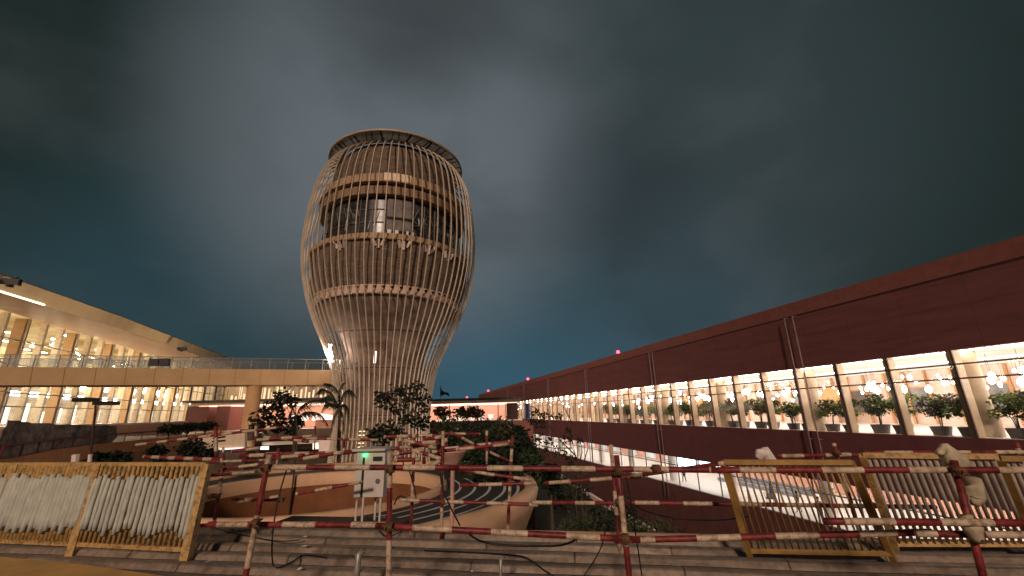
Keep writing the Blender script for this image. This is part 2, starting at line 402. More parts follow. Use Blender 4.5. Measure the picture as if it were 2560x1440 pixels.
def patch(a, b, z0, z1, r_, name, m_): 
    return MB().lathe([(r_, z0), (r_ + .06, z0), (r_ + .06, z1), (r_, z1)], TC, 8, adir + a, adir + b).build(name, m_, tw)
grey_p = mat('grey_panel', (.20, .165, .155), .7, .35, 1.2)
patch(-.10, .22, 22.9, 27.1, 9.08, 'grey_panel', grey_p)
patch(-.10, .22, 24.3, 24.6, 9.17, 'slot', mat('slot_dark', (.02, .018, .018), .8))
patch(-.10, .22, 21.97, 22.88, 9.08, 'opening', mat('slot_dark', (.02, .018, .018), .8))
for a, w in ((-.085, .05), (.01, .045), (.155, .03), (.215, .04)):
    patch(a, a + w, 22.0, 22.9, 9.2, 'white_sheet', mat('white_sheet', (.75, .70, .66), .6, .1))
patch(.10, .135, 22.0, 22.7, 9.19, 'blue_sheet', blue_m)
L([(8.85, 27.3), (9.85, 27.3), (9.9, 28.35), (9.3, 28.4)], 'lintel_band', mat('brown_band', (.26, .16, .095), .8, .2), False)
L([(9.2, 28.4), (9.25, 28.95)], 'shadow_gap', conc_d)
L([(9.15, 28.95), (9.95, 28.95), (9.98, 29.1), (9.75, 29.15), (9.8, 30.1), (8.6, 30.1)], 'upper_band', rib_rail, False)
patch(-.16, .17, 29.1, 30.12, 9.88, 'bright_panel', mat('bright_panel', (.85, .62, .44), .6, .08))
L([(8.7, 30.1), (8.75, 32.4), (8.3, 34.2), (7.5, 35.4), (7.3, 35.95)], 'attic_wall', wallm)
L([(.1, 36.2), (7.4, 36.0)], 'roof', conc_d, n=48)
L([(7.6, 35.98), (7.95, 35.98), (7.95, 36.2), (7.6, 36.2), (7.6, 35.98)], 'crown_ring', rib_rail, False)
BM = mat('brim_sheet', (.34, .31, .28), .7, .4, .35, c2=(.66, .62, .56))
_n = BM.node_tree.nodes; _t = _n.new('ShaderNodeBsdfTranslucent'); _x = _n.new('ShaderNodeMixShader'); _x.inputs[0].default_value = .5
_cr = [q for q in _n if q.type == 'VALTORGB'][0]; BM.node_tree.links.new(_cr.outputs[0], _t.inputs[0]); BM.node_tree.links.new(_n['Principled BSDF'].outputs[0], _x.inputs[1]); BM.node_tree.links.new(_t.outputs[0], _x.inputs[2]); BM.node_tree.links.new(_x.outputs[0], _n['Material Output'].inputs[0])
L([(7.7, 36.2), (9.35, 36.55)], 'brim', BM)
L([(9.3, 36.45), (9.5, 36.48), (9.52, 36.68), (9.3, 36.68), (9.3, 36.45)], 'brim_rim', mat('rim', (.45, .33, .22), .5), False)
strut0 = None; random.seed(5)
for k in range(48):
    a = 2 * PI * k / 48 + random.uniform(-.03, .03); b = a + random.choice((.0, .05, .09))
    MB().bar((TC[0] + 7.8 * math.cos(a), TC[1] + 7.8 * math.sin(a), 36.12), (TC[0] + 9.3 * math.cos(b), TC[1] + 9.3 * math.sin(b), 36.46), .1 if k % 3 else .22, .08).build('brim_strut', conc_d if k % 2 else black, tw)
for a in (-.16, .12, .42, -.62, .72):    # pale brackets under the middle band
    g = MB(); aa = adir + a
    for s_ in (-.07, 0, .07):
        g.bar((TC[0] + 10.15 * math.cos(aa + s_ / 2), TC[1] + 10.15 * math.sin(aa + s_ / 2), 20.1 + abs(s_) * 4), (TC[0] + 10.4 * math.cos(aa + s_), TC[1] + 10.4 * math.sin(aa + s_), 21.15), .34, .3)
    g.build('bracket', mat('bracket_pale', (.62, .50, .42), .7), tw)
# raised storey left/right ledges + lit slots
stair = glow('stair_light', (1, .78, .42), 1.6)
g = MB()
for k in range(9): 
    a = adir - .52; z = -3.4 + k * .42
    for s_ in (0,): g.bar((TC[0] + 4.95 * math.cos(a), TC[1] + 4.95 * math.sin(a), z), (TC[0] + 4.95 * math.cos(a + .13), TC[1] + 4.95 * math.sin(a + .13), z), .2, .1)
g.build('stair_light', stair, tw)
patch_z = MB().lathe([(4.82, 7.6), (4.9, 7.6), (4.9, 9.0), (4.82, 9.0)], TC, 4, adir - .30, adir - .24).build('lit_slot', glow('slot_glow', (1, .85, .75), 2.2), tw)
g = MB()   # sparse horizontal hoops tying the ribs
for r_, z in ((6.45, 6.9), (5.75, 1.6), (8.0, 11.0)): g.lathe([(r_ - .2, z), (r_ - .1, z), (r_ - .1, z + .09), (r_ - .2, z + .09), (r_ - .2, z)], TC, 72)
g.build('rib_hoops', dark_trim, tw)

# ================================================================== RIGHT TERMINAL
_b = red_wall.node_tree; _N = _b.nodes; _bs = _N['Principled BSDF']; _src = _bs.inputs['Base Color'].links[0].from_socket
_tc = _N.new('ShaderNodeTexCoord'); _mp = _N.new('ShaderNodeMapping'); _mp.inputs['Rotation'].default_value = (PI / 2, 0, math.radians(103.2)); _mp.vector_type = 'TEXTURE'
_bt = _N.new('ShaderNodeTexBrick'); _bt.offset = 0; _bt.inputs['Scale'].default_value = 1; _bt.inputs['Brick Width'].default_value = 3.75; _bt.inputs['Row Height'].default_value = 1.45; _bt.inputs['Mortar Size'].default_value = .018
_bt.inputs['Color1'].default_value = (1, 1, 1, 1); _bt.inputs['Color2'].default_value = (.86, .85, .85, 1); _bt.inputs['Mortar'].default_value = (.62, .58, .58, 1)
_x = _N.new('ShaderNodeMix'); _x.data_type = 'RGBA'; _x.blend_type = 'MULTIPLY'; _x.inputs[0].default_value = .8
_b.links.new(_tc.outputs['Object'], _mp.inputs[0]); _b.links.new(_mp.outputs[0], _bt.inputs['Vector']); _b.links.new(_src, _x.inputs['A']); _b.links.new(_bt.outputs['Color'], _x.inputs['B']); _b.links.new(_x.outputs['Result'], _bs.inputs['Base Color'])
rt = thing('red_terminal', 'long dark red terminal with two brightly lit glazed storeys on the right', 'terminal building', tuple(WR(40, 0, -13)))
U0_, U1_ = 6.0, 215.0
ZR, ZG, ZT, ZF, ZB, ZL = 10.25, 9.0, 4.68, -.42, -4.15, -7.5
fbox(MB(), WR, U0_, U1_, 0, .5, ZT, ZG).build('upper_wall', red_wall, rt)
fbox(MB(), WR, U0_, U1_, .08, .5, ZG, ZG + .18).build('shadow_gap', dark_trim, rt)
g = MB(); g.hexa([WR(U0_, .1, ZG + .18), WR(U1_, .1, ZG + .18), WR(U1_, .6, ZG + .18), WR(U0_, .6, ZG + .18), WR(U0_, -.12, ZR), WR(U1_, -.12, ZR), WR(U1_, .6, ZR), WR(U0_, .6, ZR)])
g.build('cornice', red_trim, rt)
fbox(MB(), WR, U0_, U1_, .6, 22, ZR - .5, ZR - .2).build('roof', dark_trim, rt)
g = MB(); fbox(g, WR, U0_, U1_, -.05, .5, ZB, ZF - .0); g.build('floor_beam', mat('beam_red', (.155, .055, .058), .75, .12, .9, spec=.15), rt)
fbox(MB(), WR, U0_, U1_, -.02, .5, -13, ZL).build('base_wall', mat('base_red', (.14, .052, .048), .8, .2, .8), rt)
fbox(MB(), WR, U0_, U1_, .5, 22, ZF - .5, ZF).build('upper_floor', floor_pale, rt)
fbox(MB(), WR, U0_, U1_, .5, 22, ZL - .5, ZL).build('lower_floor', floor_pale, rt)
ceil_u = glow('ceiling_upper_glow', (1.0, .82, .66), 1.5, .5, .35, (1, 1, 1), (.90, .66, .48))  # whole ceiling emits; the hall light is put into its surface
ceil_l = glow('ceiling_lower_glow', (1.0, .82, .68), 1.0, .5, .3)  # lower ceiling surface glows too, in place of lamps
fbox(MB(), WR, U0_, U1_, .5, 17, ZT + .02, ZT + .3).build('upper_ceiling', ceil_u, rt)
fbox(MB(), WR, U0_, U1_, .5, 17, ZB - .0, ZB + .3).build('lower_ceiling', ceil_l, rt)
fbox(MB(), WR, U0_, U1_, 17, 17.3, ZF, ZT).build('upper_back_wall', warm_white, rt)
fbox(MB(), WR, U0_, U1_, 12.6, 12.9, ZL, ZB).build('lower_back_wall', mat('hall_pink', (.72, .38, .28), .8, .08, .5), rt)
g = MB()
for k in range(34):
    u = 8 + k * 6; fbox(g, WR, u, u + 3.6, 16.9, 17, ZF + 1.0, ZF + 3.5)
g.build('back_windows', dark_glass, rt)
g = MB()
for k in range(34):
    u = 8 + k * 6
    for x in (u - .2, u + 1.7, u + 3.6): fbox(g, WR, x, x + .2, 16.7, 16.89, ZF, ZT)
    if k % 4 == 1: fbox(g, WR, u - .2, u + 4.2, 13.5, 13.8, ZF + 1.0, ZF + 3.9)
    for z in (1.0, 2.3, 3.4): fbox(g, WR, u, u + 3.6, 16.8, 16.88, ZF + z, ZF + z + .12)
g.build('wood_panels', wood, rt)
g = MB()
for k in range(14): fbox(g, WR, 62 + k * 7, 65.5 + k * 7, 12.4, 12.55, ZL + .2, ZL + 2.6)
g.build('shop_fronts', glow('shop_glow', (1, .9, .82), 1.1, .4, .5), rt)
g = MB()

for k in range(3): fbox(g, WR, 40, 52, 7 + k * 1.8, 7.4 + k * 1.8, ZL + .02, ZL + .4)
g.build('bench_rows', mat('bench', (.22, .24, .27), .4), rt)
BAY = 3.75; ub = [19.2 + BAY * k for k in range(-3, 50)]
for i, u in enumerate(ub):
    if u > 200: break
    g = MB(); fbox(g, WR, u - .05, u + .05, -.02, .08, ZF + .01, ZT); fin = fbox(MB(), WR, u + .0, u + .34, .10, .75, ZF + .01, ZT)
    mo = g.build('mullion', frame_dark, rt); fin.build('fin', fin_cream, mo)
    p = MB(); p.add([WR(u + .06, .03, ZF + .02), WR(u + BAY - .06, .03, ZF + .02), WR(u + BAY - .06, .03, ZT), WR(u + .06, .03, ZT)], [(0, 1, 2, 3)]).build('glass_pane', clear, rt)
fbox(MB(), WR, U0_, U1_, 1.0, 1.15, ZT - .05, ZT + .01).build('ceiling_glow_strip', glow('strip_glow', (1, .82, .68), 36), rt)
fbox(MB(), WR, U0_, U1_, 9.0, 9.2, ZT - .06, ZT + .01).build('ceiling_glow_strip', glow('strip_glow', (1, .82, .68), 36), rt)  # second glowing strip, added to brighten the upper storey
g = MB()
for z in (1.7 + 2.12, 1.7 + 1.28): fbox(g, WR, U0_, U1_, -.035, .075, z - .045, z + .045)
g.build('transoms', frame_dark, rt)
lb = [u + .6 for u in ub if 24 < u < 150]
for u in lb:
    fbox(MB(), WR, u - .05, u + .05, -.02, .08, ZL, ZB).build('lower_mullion', mat('lower_frame', (.16, .13, .13), .5), rt)
p = MB(); p.add([WR(24, .03, ZL + .01), WR(200, .03, ZL + .01), WR(200, .03, ZB - .01), WR(24, .03, ZB - .01)], [(0, 1, 2, 3)]).build('lower_glazing', clear, rt)
g = MB()
for z in (-5.1, ZL + .06): fbox(g, WR, U0_, U1_, -.035, .075, z - .04, z + .04)
g.build('lower_transoms', mat('lower_frame', (.16, .13, .13), .5), rt)
def cyl(mb, p, r_, z0, z1, n=20): mb.lathe([(r_, z0), (r_, z1)], (p.x, p.y), n)
for k in range(-1, 15):
    u = 19.6 + 11.25 * k
    g = MB(); cyl(g, WR(u, 1.7, 0), .55, ZF, ZT); cyl(g, WR(u, 1.7, 0), .68, ZF, ZF + 1.2); g.build('column', fin_cream, rt, True)
    if u > 20:
        g = MB(); cyl(g, WR(u + 1, 2.2, 0), .5, ZL, ZB); g.build('lower_column', mat('column_white', (.7, .64, .6), .5, .05), rt, True)
for u in (29.55, 52.2, 75.6, 99.2, 122.5, 145):
    for s_ in (-.42, .42):
        g = MB(); g.tube([WR(u + s_, -.45, -9), WR(u + s_, -.45, ZG)], .055, 8)
        for z in (9.0, 4.4, -1, -4.6): g.bar(WR(u + s_, -.45, z), WR(u + s_, 0, z), .05)
        g.build('cable_pipe', mat('pipe_grey', (.22, .15, .15), .4), rt, True)
# video wall on the lower storey
g = MB(); fbox(g, WR, 43.4, 46.6, .9, 1.0, ZB - 1.1, ZB - .05); fbox(g, WR, 47.4, 51.0, .9, 1.0, ZB - 1.25, ZB - .05)
g.build('bright_screen', glow('screen_light', (.55, .85, 1.0), 6), rt)
g = MB(); fbox(g, WR, 10, 170, 4, 4.4, ZB - .12, ZB - .02); fbox(g, WR, 10, 170, 9, 9.4, ZB - .12, ZB - .02)
g.build('glow_strips', glow('strip_white', (1, .93, .84), 13), rt)
g = MB(); fbox(g, WR, 118, 121, -.6, -.1, ZF + .1, ZT - .8); g.build('blue_tarpaulin', blue_m, rt)

# red obstruction lights along the cornice
rl = None
for i, (px, lab) in enumerate(((1547, 'red warning light on the cornice, largest and farthest right of the five'), (1318, 'red warning light on the cornice, second from the right'), (1220, 'red warning light on the cornice, third from the right'), (1168, 'small red warning light on the cornice, fourth from the right'), (1141, 'tiny red warning light at the far left end of the cornice'))):
    r_ = ray(px, 900); a = math.radians(-13.2); nn = Vector((math.cos(a), -math.sin(a), 0)); k = 32.15 / (Vector((r_.x, r_.y, 0)).dot(nn)); P = Vector((r_.x * k, r_.y * k, ZR))
    if rl is None:
        rl = thing('warning_light', lab, 'warning light', tuple(P), 'red warning lights on the terminal roof')
        b1 = MB().lathe([(.01, P.z + .12), (.2, P.z + .12), (.2, P.z), (.01, P.z)], (P.x, P.y), 12).build('base', steel, rl)
        b2 = MB().lathe([(.22, P.z + .12), (.28, P.z + .3), (.2, P.z + .5), (.01, P.z + .58)], (P.x, P.y), 12).build('lamp', glow('red_lamp', (1, .03, .05), 14), rl)
        KIDS[rl] = [b1, b2]
    else: dup(rl, P, 0, lab, 1 + .25 * i)

# pendants
pend = None; random.seed(11); pg = glow('pendant_glow', (1, .87, .76), 60)
def pendant_at(P, k):
    global pend
    if pend is None:
        pend = thing('pendant_lamp', 'glowing glass pendant lamp hanging from the ceiling of the upper lit storey', 'pendant lamp', tuple(P), 'pendant lamps in the upper storey')
        a = MB().tube([P + Vector((0, 0, .3)), P + Vector((0, 0, 1.6))], .015, 5).build('cord', frame_dark, pend)
        b = MB().lathe([(.02, P.z - .3), (.14, P.z - .22), (.2, P.z), (.15, P.z + .2), (.03, P.z + .32)], (P.x, P.y), 12).build('lamp_shade', pg, pend, True)
        KIDS[pend] = [a, b]
    else: dup(pend, P, 0, None, k)
for k in range(220):
    u = 9 + (k // 5) * 1.9 + random.gauss(0, .5) if k < 170 else 72 + (k - 170) * 2.2
    pendant_at(WR(u, random.choice((3.4, 4.0, 4.6, 5.6, 7.5, 9.5)) + random.gauss(0, .2), random.gauss(2.95, .38)), random.choice((.35, .45, .6, .9)))

# potted trees behind the glass
def leafball(mb, c, r_, n, size, mi=0, flat=.8, hollow=.5):
    for _ in range(n):
        while True:
            v = Vector((random.uniform(-1, 1), random.uniform(-1, 1), random.uniform(-1, 1)))
            if hollow < v.length < 1: break
        p = Vector(c) + Vector((v.x * r_, v.y * r_, v.z * r_ * flat)) * random.uniform(.75, 1.15)
        d = Vector((random.gauss(0, 1), random.gauss(0, 1), random.gauss(0, .6) - .3)).normalized(); e = d.cross(Vector((random.gauss(0, 1), random.gauss(0, 1), random.gauss(0, 1)))).normalized()
        s_ = size * random.uniform(.6, 1.3); 
        mb.add([p, p + d * s_ * .5 + e * s_ * .28, p + d * s_, p + d * s_ * .5 - e * s_ * .28], [(0, 1, 2, 3)], mi)
def pot_tree(P, seed, label):
    random.seed(seed); t = thing('potted_tree', label, 'potted tree', tuple(P), 'potted trees behind the upper glazing')
    a = MB().lathe([(.42, P.z), (.55, P.z + .55), (.5, P.z + .55), (.48, P.z + .45), (.01, P.z + .45)], (P.x, P.y), 16).build('pot', soil_pot, t)
    g = MB()
    for s_ in range(4):
        an = random.uniform(0, 6.28); tip = P + Vector((.35 * math.cos(an), .35 * math.sin(an), 1.5)); g.tube([P + Vector((.08 * math.cos(an), .08 * math.sin(an), .4)), P + Vector((.15 * math.cos(an), .15 * math.sin(an), 1.0)), tip], [.03, .022, .012], 5)
    b = g.build('trunk', bark, t)
    g = MB()
    for _ in range(12): leafball(g, P + Vector((random.uniform(-.62, .62), random.uniform(-.5, .5), random.uniform(1.3, 2.35))), random.uniform(.32, .52), 95, .2, random.choice((0, 0, 1)))
    c = g.build('crown', [leaf_m, leaf_b], t); KIDS[t] = [a, b, c]; return t
pts_ = []
for k in range(-2, 14):
    u = 19.2 + BAY * k
    for o_ in (1.05, 2.55): pts_.append(u + o_)
protos = []
words = ['nearest the right edge of the photo', 'second', 'third', 'fourth', 'fifth', 'sixth', 'seventh', 'eighth', 'ninth', 'tenth', 'eleventh', 'twelfth', 'thirteenth', 'fourteenth', 'fifteenth', 'sixteenth', 'seventeenth', 'eighteenth', 'nineteenth', 'twentieth', 'twenty-first', 'twenty-second', 'twenty-third', 'twenty-fourth', 'twenty-fifth', 'twenty-sixth', 'twenty-seventh', 'twenty-eighth']
pts_ = [u for u in pts_ if u > 15.5]
for i, u in enumerate(pts_):
    lab = 'bushy green potted tree behind the upper glass, ' + (words[i] if i == 0 else words[i] + ' counting from the right') if i < len(words) else 'far small potted tree behind the upper glass'
    P = WR(u, 1.35, ZF)
    if len(protos) < 4: protos.append(pot_tree(P, 20 + i, lab))
    else:
        random.seed(i); dup(random.choice(protos), P, random.uniform(0, 6), lab, random.uniform(.88, 1.12))

# ================================================================== LEFT TERMINAL
lt = thing('glazed_terminal', 'large cream roofed terminal with tall warm lit glass halls on the left', 'terminal building', tuple(WL(110, 0, -13)))
eave = [(-58.5, 27, 19.7), (-60.5, 36, 19.7), (-63.9, 49.4, 19.7), (-70.3, 72.7, 19.8), (-79.0, 100, 19.8), (-91.2, 140.6, 19.7), (-108, 190, 19.7), (-130, 250, 19.5)]
eave = [Vector(p) for p in eave]
def closest_u(p): 
    a = math.radians(-20.4); return p.x * math.sin(a) + p.y * math.cos(a)
top_z = 17.9
g = MB(); k0 = 0
inn = [WL(closest_u(p), 0, top_z + .05) for p in eave]
low = [p + Vector((-.5, 0, -2.0)) for p in eave]
back = [WL(closest_u(p), 40, 24.0) for p in eave]
def strip(name, A, B, m_, parent, thick=None):
    mb = MB(); n_ = len(A); mb.add(A + B, [(i, i + 1, i + 1 + n_, i + n_) for i in range(n_ - 1)]); return mb.build(name, m_, parent)
strip('fascia', eave, low, mat('fascia_cream', (.70, .54, .38), .6, .12, .25), lt)
strip('soffit', low, inn, mat('soffit_wood', (.30, .165, .085), .65, .2, .3, stretch=(1, 1, 1)), lt)
strip('roof', eave, back, mat('roof_sheet', (.30, .24, .18), .7), lt)
g = MB(); rr = [p + Vector((-.35, .1, .12)) for p in eave]; g.tube(rr, .1, 6); g.build('gutter', mat('gutter_brown', (.16, .10, .06), .7), lt)
gl = MB(); q = [low[i] + Vector((.02, -.05, .04)) for i in range(3)]; gl.tube([low[1] + Vector((.05, 0, .1)), low[2] + Vector((.05, 0, .1)), low[2].lerp(low[3], .35) + Vector((.05, 0, .1))], .09, 6)
gl.build('eave_light_strip', glow('eave_led', (1, .85, .6), 6), lt)
LU0, LU1 = 48, 235; FZ = 1.3; SZ = 8.6
# interior upper hall
lc = glow('left_ceiling_glow', (1.0, .68, .30), .95, .6, .12, (1, 1, 1), (.55, .29, .09))  # ceiling itself emits; the warm hall light is in its colour
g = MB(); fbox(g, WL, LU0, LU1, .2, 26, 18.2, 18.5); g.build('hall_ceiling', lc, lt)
fbox(MB(), WL, LU0, LU1, 24, 24.4, FZ, 18.2).build('hall_back_wall', mat('hall_wall', (.66, .47, .27), .8, .3, .18, c2=(.85, .70, .52)), lt)
fbox(MB(), WL, LU0, LU1, 7, 26, SZ - 1.0, SZ).build('mezzanine_slab', mat('slab_grey', (.40, .34, .30), .7, .15), lt)
fbox(MB(), WL, LU0, LU1, .2, 26, FZ - .4, FZ).build('hall_floor', floor_pale, lt)
fbox(MB(), WL, LU0, LU1, 7, 24, SZ - 1.25, SZ - 1.02).build('lower_hall_ceiling', glow('left_low_ceiling_glow', (1.0, .86, .68), 1.1, .5, .15, (1, 1, 1), (.5, .4, .28)), lt)  # emissive ceiling surface, lower hall light put into its colour
fbox(MB(), WL, LU0, LU1, -.15, 26, FZ - 4.5, FZ - .4).build('plinth', pinkwall, lt)
g = MB(); random.seed(9)
for k in range(60):
    u = 70 + k * 2.6; 
    fbox(g, WL, u, u + random.uniform(.4, 1.5), 14 + random.uniform(0, 6), 20.5, FZ, FZ + random.uniform(2, 5.5))
g.build('counters', mat('counter', (.62, .5, .36), .5, .3, .5), lt)
g = MB()
for k in range(30): fbox(g, WL, 72 + k * 5.3, 73.2 + k * 5.3, 11, 11.3, FZ + .5, FZ + 2.6 + (k % 3) * .8)
g.build('lit_signs', glow('left_signs', (1, .85, .6), 3.0), lt)
g = MB(); random.seed(12)
for k in range(70):
    u = random.uniform(76, 190); o_ = random.uniform(2, 20); fbox(g, WL, u, u + .9, o_, o_ + .5, 17.6, 17.7)
for k in range(50):
    u = random.uniform(76, 190); o_ = random.uniform(2, 16); fbox(g, WL, u, u + .8, o_, o_ + .5, SZ + .8, SZ + 1.3 + random.random())
g.build('ceiling_spots', glow('left_spots', (1, .84, .58), 110), lt)
g = MB(); fbox(g, WL, 60, 215, 7.5, 7.9, SZ - 1.4, SZ - 1.26); fbox(g, WL, 60, 215, 14, 14.4, SZ - 1.4, SZ - 1.26); g.build('glow_strips', glow('left_fill_strip', (1, .93, .84), 38), lt)  # glowing strips added to brighten the lower hall
um = 62.0; i = 0; silver = mat('mullion_silver', (.30, .25, .22), .4, .15)
while um < 215:
    big = i % 3 == 0
    g = MB(); fbox(g, WL, um - .06, um + .06, -.1, .15, FZ, top_z); g.build('mullion', silver, lt)
    if big:
        g = MB(); fbox(g, WL, um + 1.0, um + 2.2, 1.0, 2.4, FZ, 18.1); g.build('column', mat('hall_column', (.34, .20, .09), .6, .15), lt)
    else:
        g = MB(); fbox(g, WL, um + .5, um + .75, .3, 1.3, FZ, 18.1); g.build('fin', mat('fin_warm', (.62, .50, .36), .6), lt)
    MB().add([WL(um + .07, 0, FZ), WL(um + 4.4, 0, FZ), WL(um + 4.4, 0, top_z), WL(um + .07, 0, top_z)], [(0, 1, 2, 3)]).build('glass_pane', clear, lt)
    um += 4.5; i += 1
g = MB()
for z in (14.2, 10.6, 6.4, 4.3): fbox(g, WL, LU0, LU1, -.12, .16, z - .07, z + .07)
g.build('transoms', silver, lt)
# floodlights hung on the eave: two dark boxes
for (px, py, Y, s_, lab) in ((28, 705, 49.6, .8, 'dark boxy floodlight fixed high on the cream fascia at the left edge'), (455, 872, 92, .7, 'small dark box fixed under the cream eave above the walkway')):
    p = at(px, py, Y); g = MB(); g.box(p, (s_ * 1.1, .3, s_ * .5), rz=.3); g.bar(p + Vector((0, 0, .3)), p + Vector((0, .6, .8)), .12)
    g.lathe([(s_ * .5, p.z - s_ * .75), (s_ * .3, p.z - s_ * .4)], (p.x, p.y), 12); tag(g.build('floodlight', black), lab, 'floodlight')

# ================================================================== WALKWAY BRIDGE
br = thing('walkway_bridge', 'long cream footbridge with glass railings running from the tower to the left terminal', 'bridge', (-40, 45, 0))
BA = Vector((-21.2, 52.3, 0)); BB = Vector((-78, 30.8, 0)); bd = (BB - BA).normalized(); bn = Vector((bd.y, -bd.x, 0))
if bn.y < 0: bn = -bn
def bq(t, o, z): p = BA + bd * t + bn * o; return Vector((p.x, p.y, z))
BL = (BB - BA).length
g = MB(); g.hexa([bq(0, 0.3, 5.35), bq(BL, 0.3, 5.35), bq(BL, 3.7, 5.35), bq(0, 3.7, 5.35), bq(0, 0, 7.1), bq(BL, 0, 7.1), bq(BL, 4, 7.1), bq(0, 4, 7.1)])
g.build('girder', mat('bridge_cream', (.52, .33, .17), .75, .10, .5), br)
g = MB()
for k in range(24): g.bar(bq(1.2 + k * 2.5, -.008, 7.08), bq(1.2 + k * 2.5, .29, 5.37), .03, .02)
g.build('girder_joints', mat('joint', (.22, .12, .06), .8), br)
for o_ in (.15, 3.85):
    g = MB(); g.add([bq(.2, o_, 7.12), bq(BL, o_, 7.12), bq(BL, o_, 8.3), bq(.2, o_, 8.3)], [(0, 1, 2, 3)]); g.build('railing_glass', rail_glass, br)
    g = MB(); g.tube([bq(.2, o_, 8.35), bq(BL, o_, 8.35)], .04, 6)
    for k in range(31): g.bar(bq(.3 + k * 1.9, o_, 7.1), bq(.3 + k * 1.9, o_, 8.35), .06)
    g.build('handrail', steel, br)
g = MB(); p = bq(9.3, 1.2, 0); g.lathe([(.78, -10), (.78, 5.35)], (p.x, p.y), 24); g.build('pier', mat('pier', (.48, .27, .13), .8, .12, .6), br, True)
for z_ in (-3.2, -.7): MB().lathe([(.82, z_), (.82, z_ + 1.2)], (p.x, p.y), 24).build('pier_band', mat('pier_dark', (.07, .04, .03), .8), br, True)
g = MB(); fbx = at(400, 905, 50); 
for px in (386, 412): p = at(px, 906, 40.5); g.box(p + Vector((0, 0, 0)), (.38, .2, .34), rz=.3)
o = g.build('equipment_boxes', black); tag(o, 'pair of dark equipment boxes standing on the footbridge deck', 'equipment box')
# floodlight on the bridge end beside the tower
P = bq(.0, -.6, 7.1)
fl = thing('tall_work_light', 'blindingly bright vertical work light where the footbridge meets the tower', 'work light', tuple(P))
p0 = at(824, 862, 51.2); p1 = at(828, 905, 51.2)
g = MB(); g.tube([p1, p0], .24, 8); g.build('lamp_tube', glow("work_lamp", (1, .86, .80), 60), fl)
g = MB(); g.bar(p1 + Vector((-.05, .15, -1.2)), p0 + Vector((-.05, .15, .2)), .08); g.build('stand', steel, fl)

# ================================================================== LINK BUILDING BEHIND THE TOWER
lk = thing('link_building', 'low flat roofed building with a long lit glass front behind the tower', 'building', (-20, 92, -6))
def lbx(x0, x1, y0, y1, z0, z1): 
    mb = MB(); mb.box(((x0 + x1) / 2, (y0 + y1) / 2, (z0 + z1) / 2), ((x1 - x0) / 2, (y1 - y0) / 2, (z1 - z0) / 2)); return mb
# right part
lbx(-30, 1.5, 86, 100, 4.05, 4.45).build('roof_slab', mat('slab_dark', (.06, .045, .04), .7), lk)
lbx(-29.5, 1, 87, 100, 3.5, 4.05).build('roof_fascia', band_hi, lk)
lbx(-29, .5, 88.2, 97, 3.3, 3.48).build('ceiling', glow('link_ceiling_glow', (1, .70, .55), 3), lk)  # ceiling surface emits, standing in for lamps
lbx(-29, .5, 96, 96.3, .2, 3.3).build('back_wall', pinkwall, lk)
lbx(-29, 1.4, 87.6, 97, -.3, .2).build('floor', floor_pale, lk)
lbx(-30, 3.5, 87.2, 87.6, -6.2, -.0).build('base_wall', mat('link_red', (.20, .075, .06), .8), lk)
for x in (-28, -24, -19.5, -13.2, -9.5, -3.4, -1.9): lbx(x - .09, x + .09, 88, 88.15, .2, 3.4).build('post', band_hi, lk)
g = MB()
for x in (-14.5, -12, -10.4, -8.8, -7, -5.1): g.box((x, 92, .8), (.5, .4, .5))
g.build('tables', glow('link_tables_glow', (1, .8, .66), 1.3), lk)  # tables emit; their brightness is put into the colour
lbx(-1.7, .6, 87.9, 88.05, .2, 3.4).build('dark_door', dark_trim, lk)
# left part
lbx(-66, -30, 86, 100, 4.95, 5.3).build('canopy_slab', mat('slab_dark', (.06, .045, .04), .7), lk)
lbx(-65, -30, 87, 100, 4.3, 4.95).build('canopy_fascia', band_hi, lk)
lbx(-64, -30, 88, 97, 4.1, 4.28).build('canopy_ceiling', glow('link_canopy_glow', (1, .68, .5), 2.6), lk)  # canopy ceiling glows likewise, light put into the surface
lbx(-66, -30, 97, 97.3, -.5, 4.3).build('canopy_back_wall', pinkwall, lk)
lbx(-66, -30, 87.5, 97, -1.2, -.6).build('canopy_floor', floor_pale, lk)
lbx(-66, -62, 88, 96, -.6, 4.25).build('red_kiosk', mat('kiosk_red', (.19, .07, .06), .7), lk)
lbx(-60.3, -57.6, 88, 96, -.6, 4.25).build('red_kiosk', mat('kiosk_red', (.19, .07, .06), .7), lk)
g = MB()
for x in (-46, -41, -37.2, -33.5): g.lathe([(.01, 2.3), (1.7, 1.9), (2.0, 1.2), (1.9, .9), (.01, .8)], (x, 93), 20)
g.build('domed_lights', glow('dome_light', (1, .72, .6), 2.2), lk, True)
lbx(-40.7, -36, 89.5, 90, -.6, 1.0).build('counter', mat('counter_brown', (.32, .16, .11), .6), lk)
lbx(-68, -22, 101, 101.4, 4.4, 9.5).build('upper_rear_wall', mat('rear_glass', (.30, .22, .15), .5, .4, .4), lk)
g = MB(); random.seed(4)
for k in range(46): x = -66 + k * .95; h = random.uniform(.8, 3.2); g.box((x, 100.8, 5.4 + h / 2 + random.uniform(0, .8)), (random.uniform(.1, .3), .1, h / 2))
g.build('lit_slats', glow('slat_glow', (1, .70, .40), 1.3), lk)
g = MB()
for k in range(30): x = -67 + k * 1.5; g.box((x, 100.6, 7), (.06, .08, 2.4))
g.build('mullions', silver, lk)

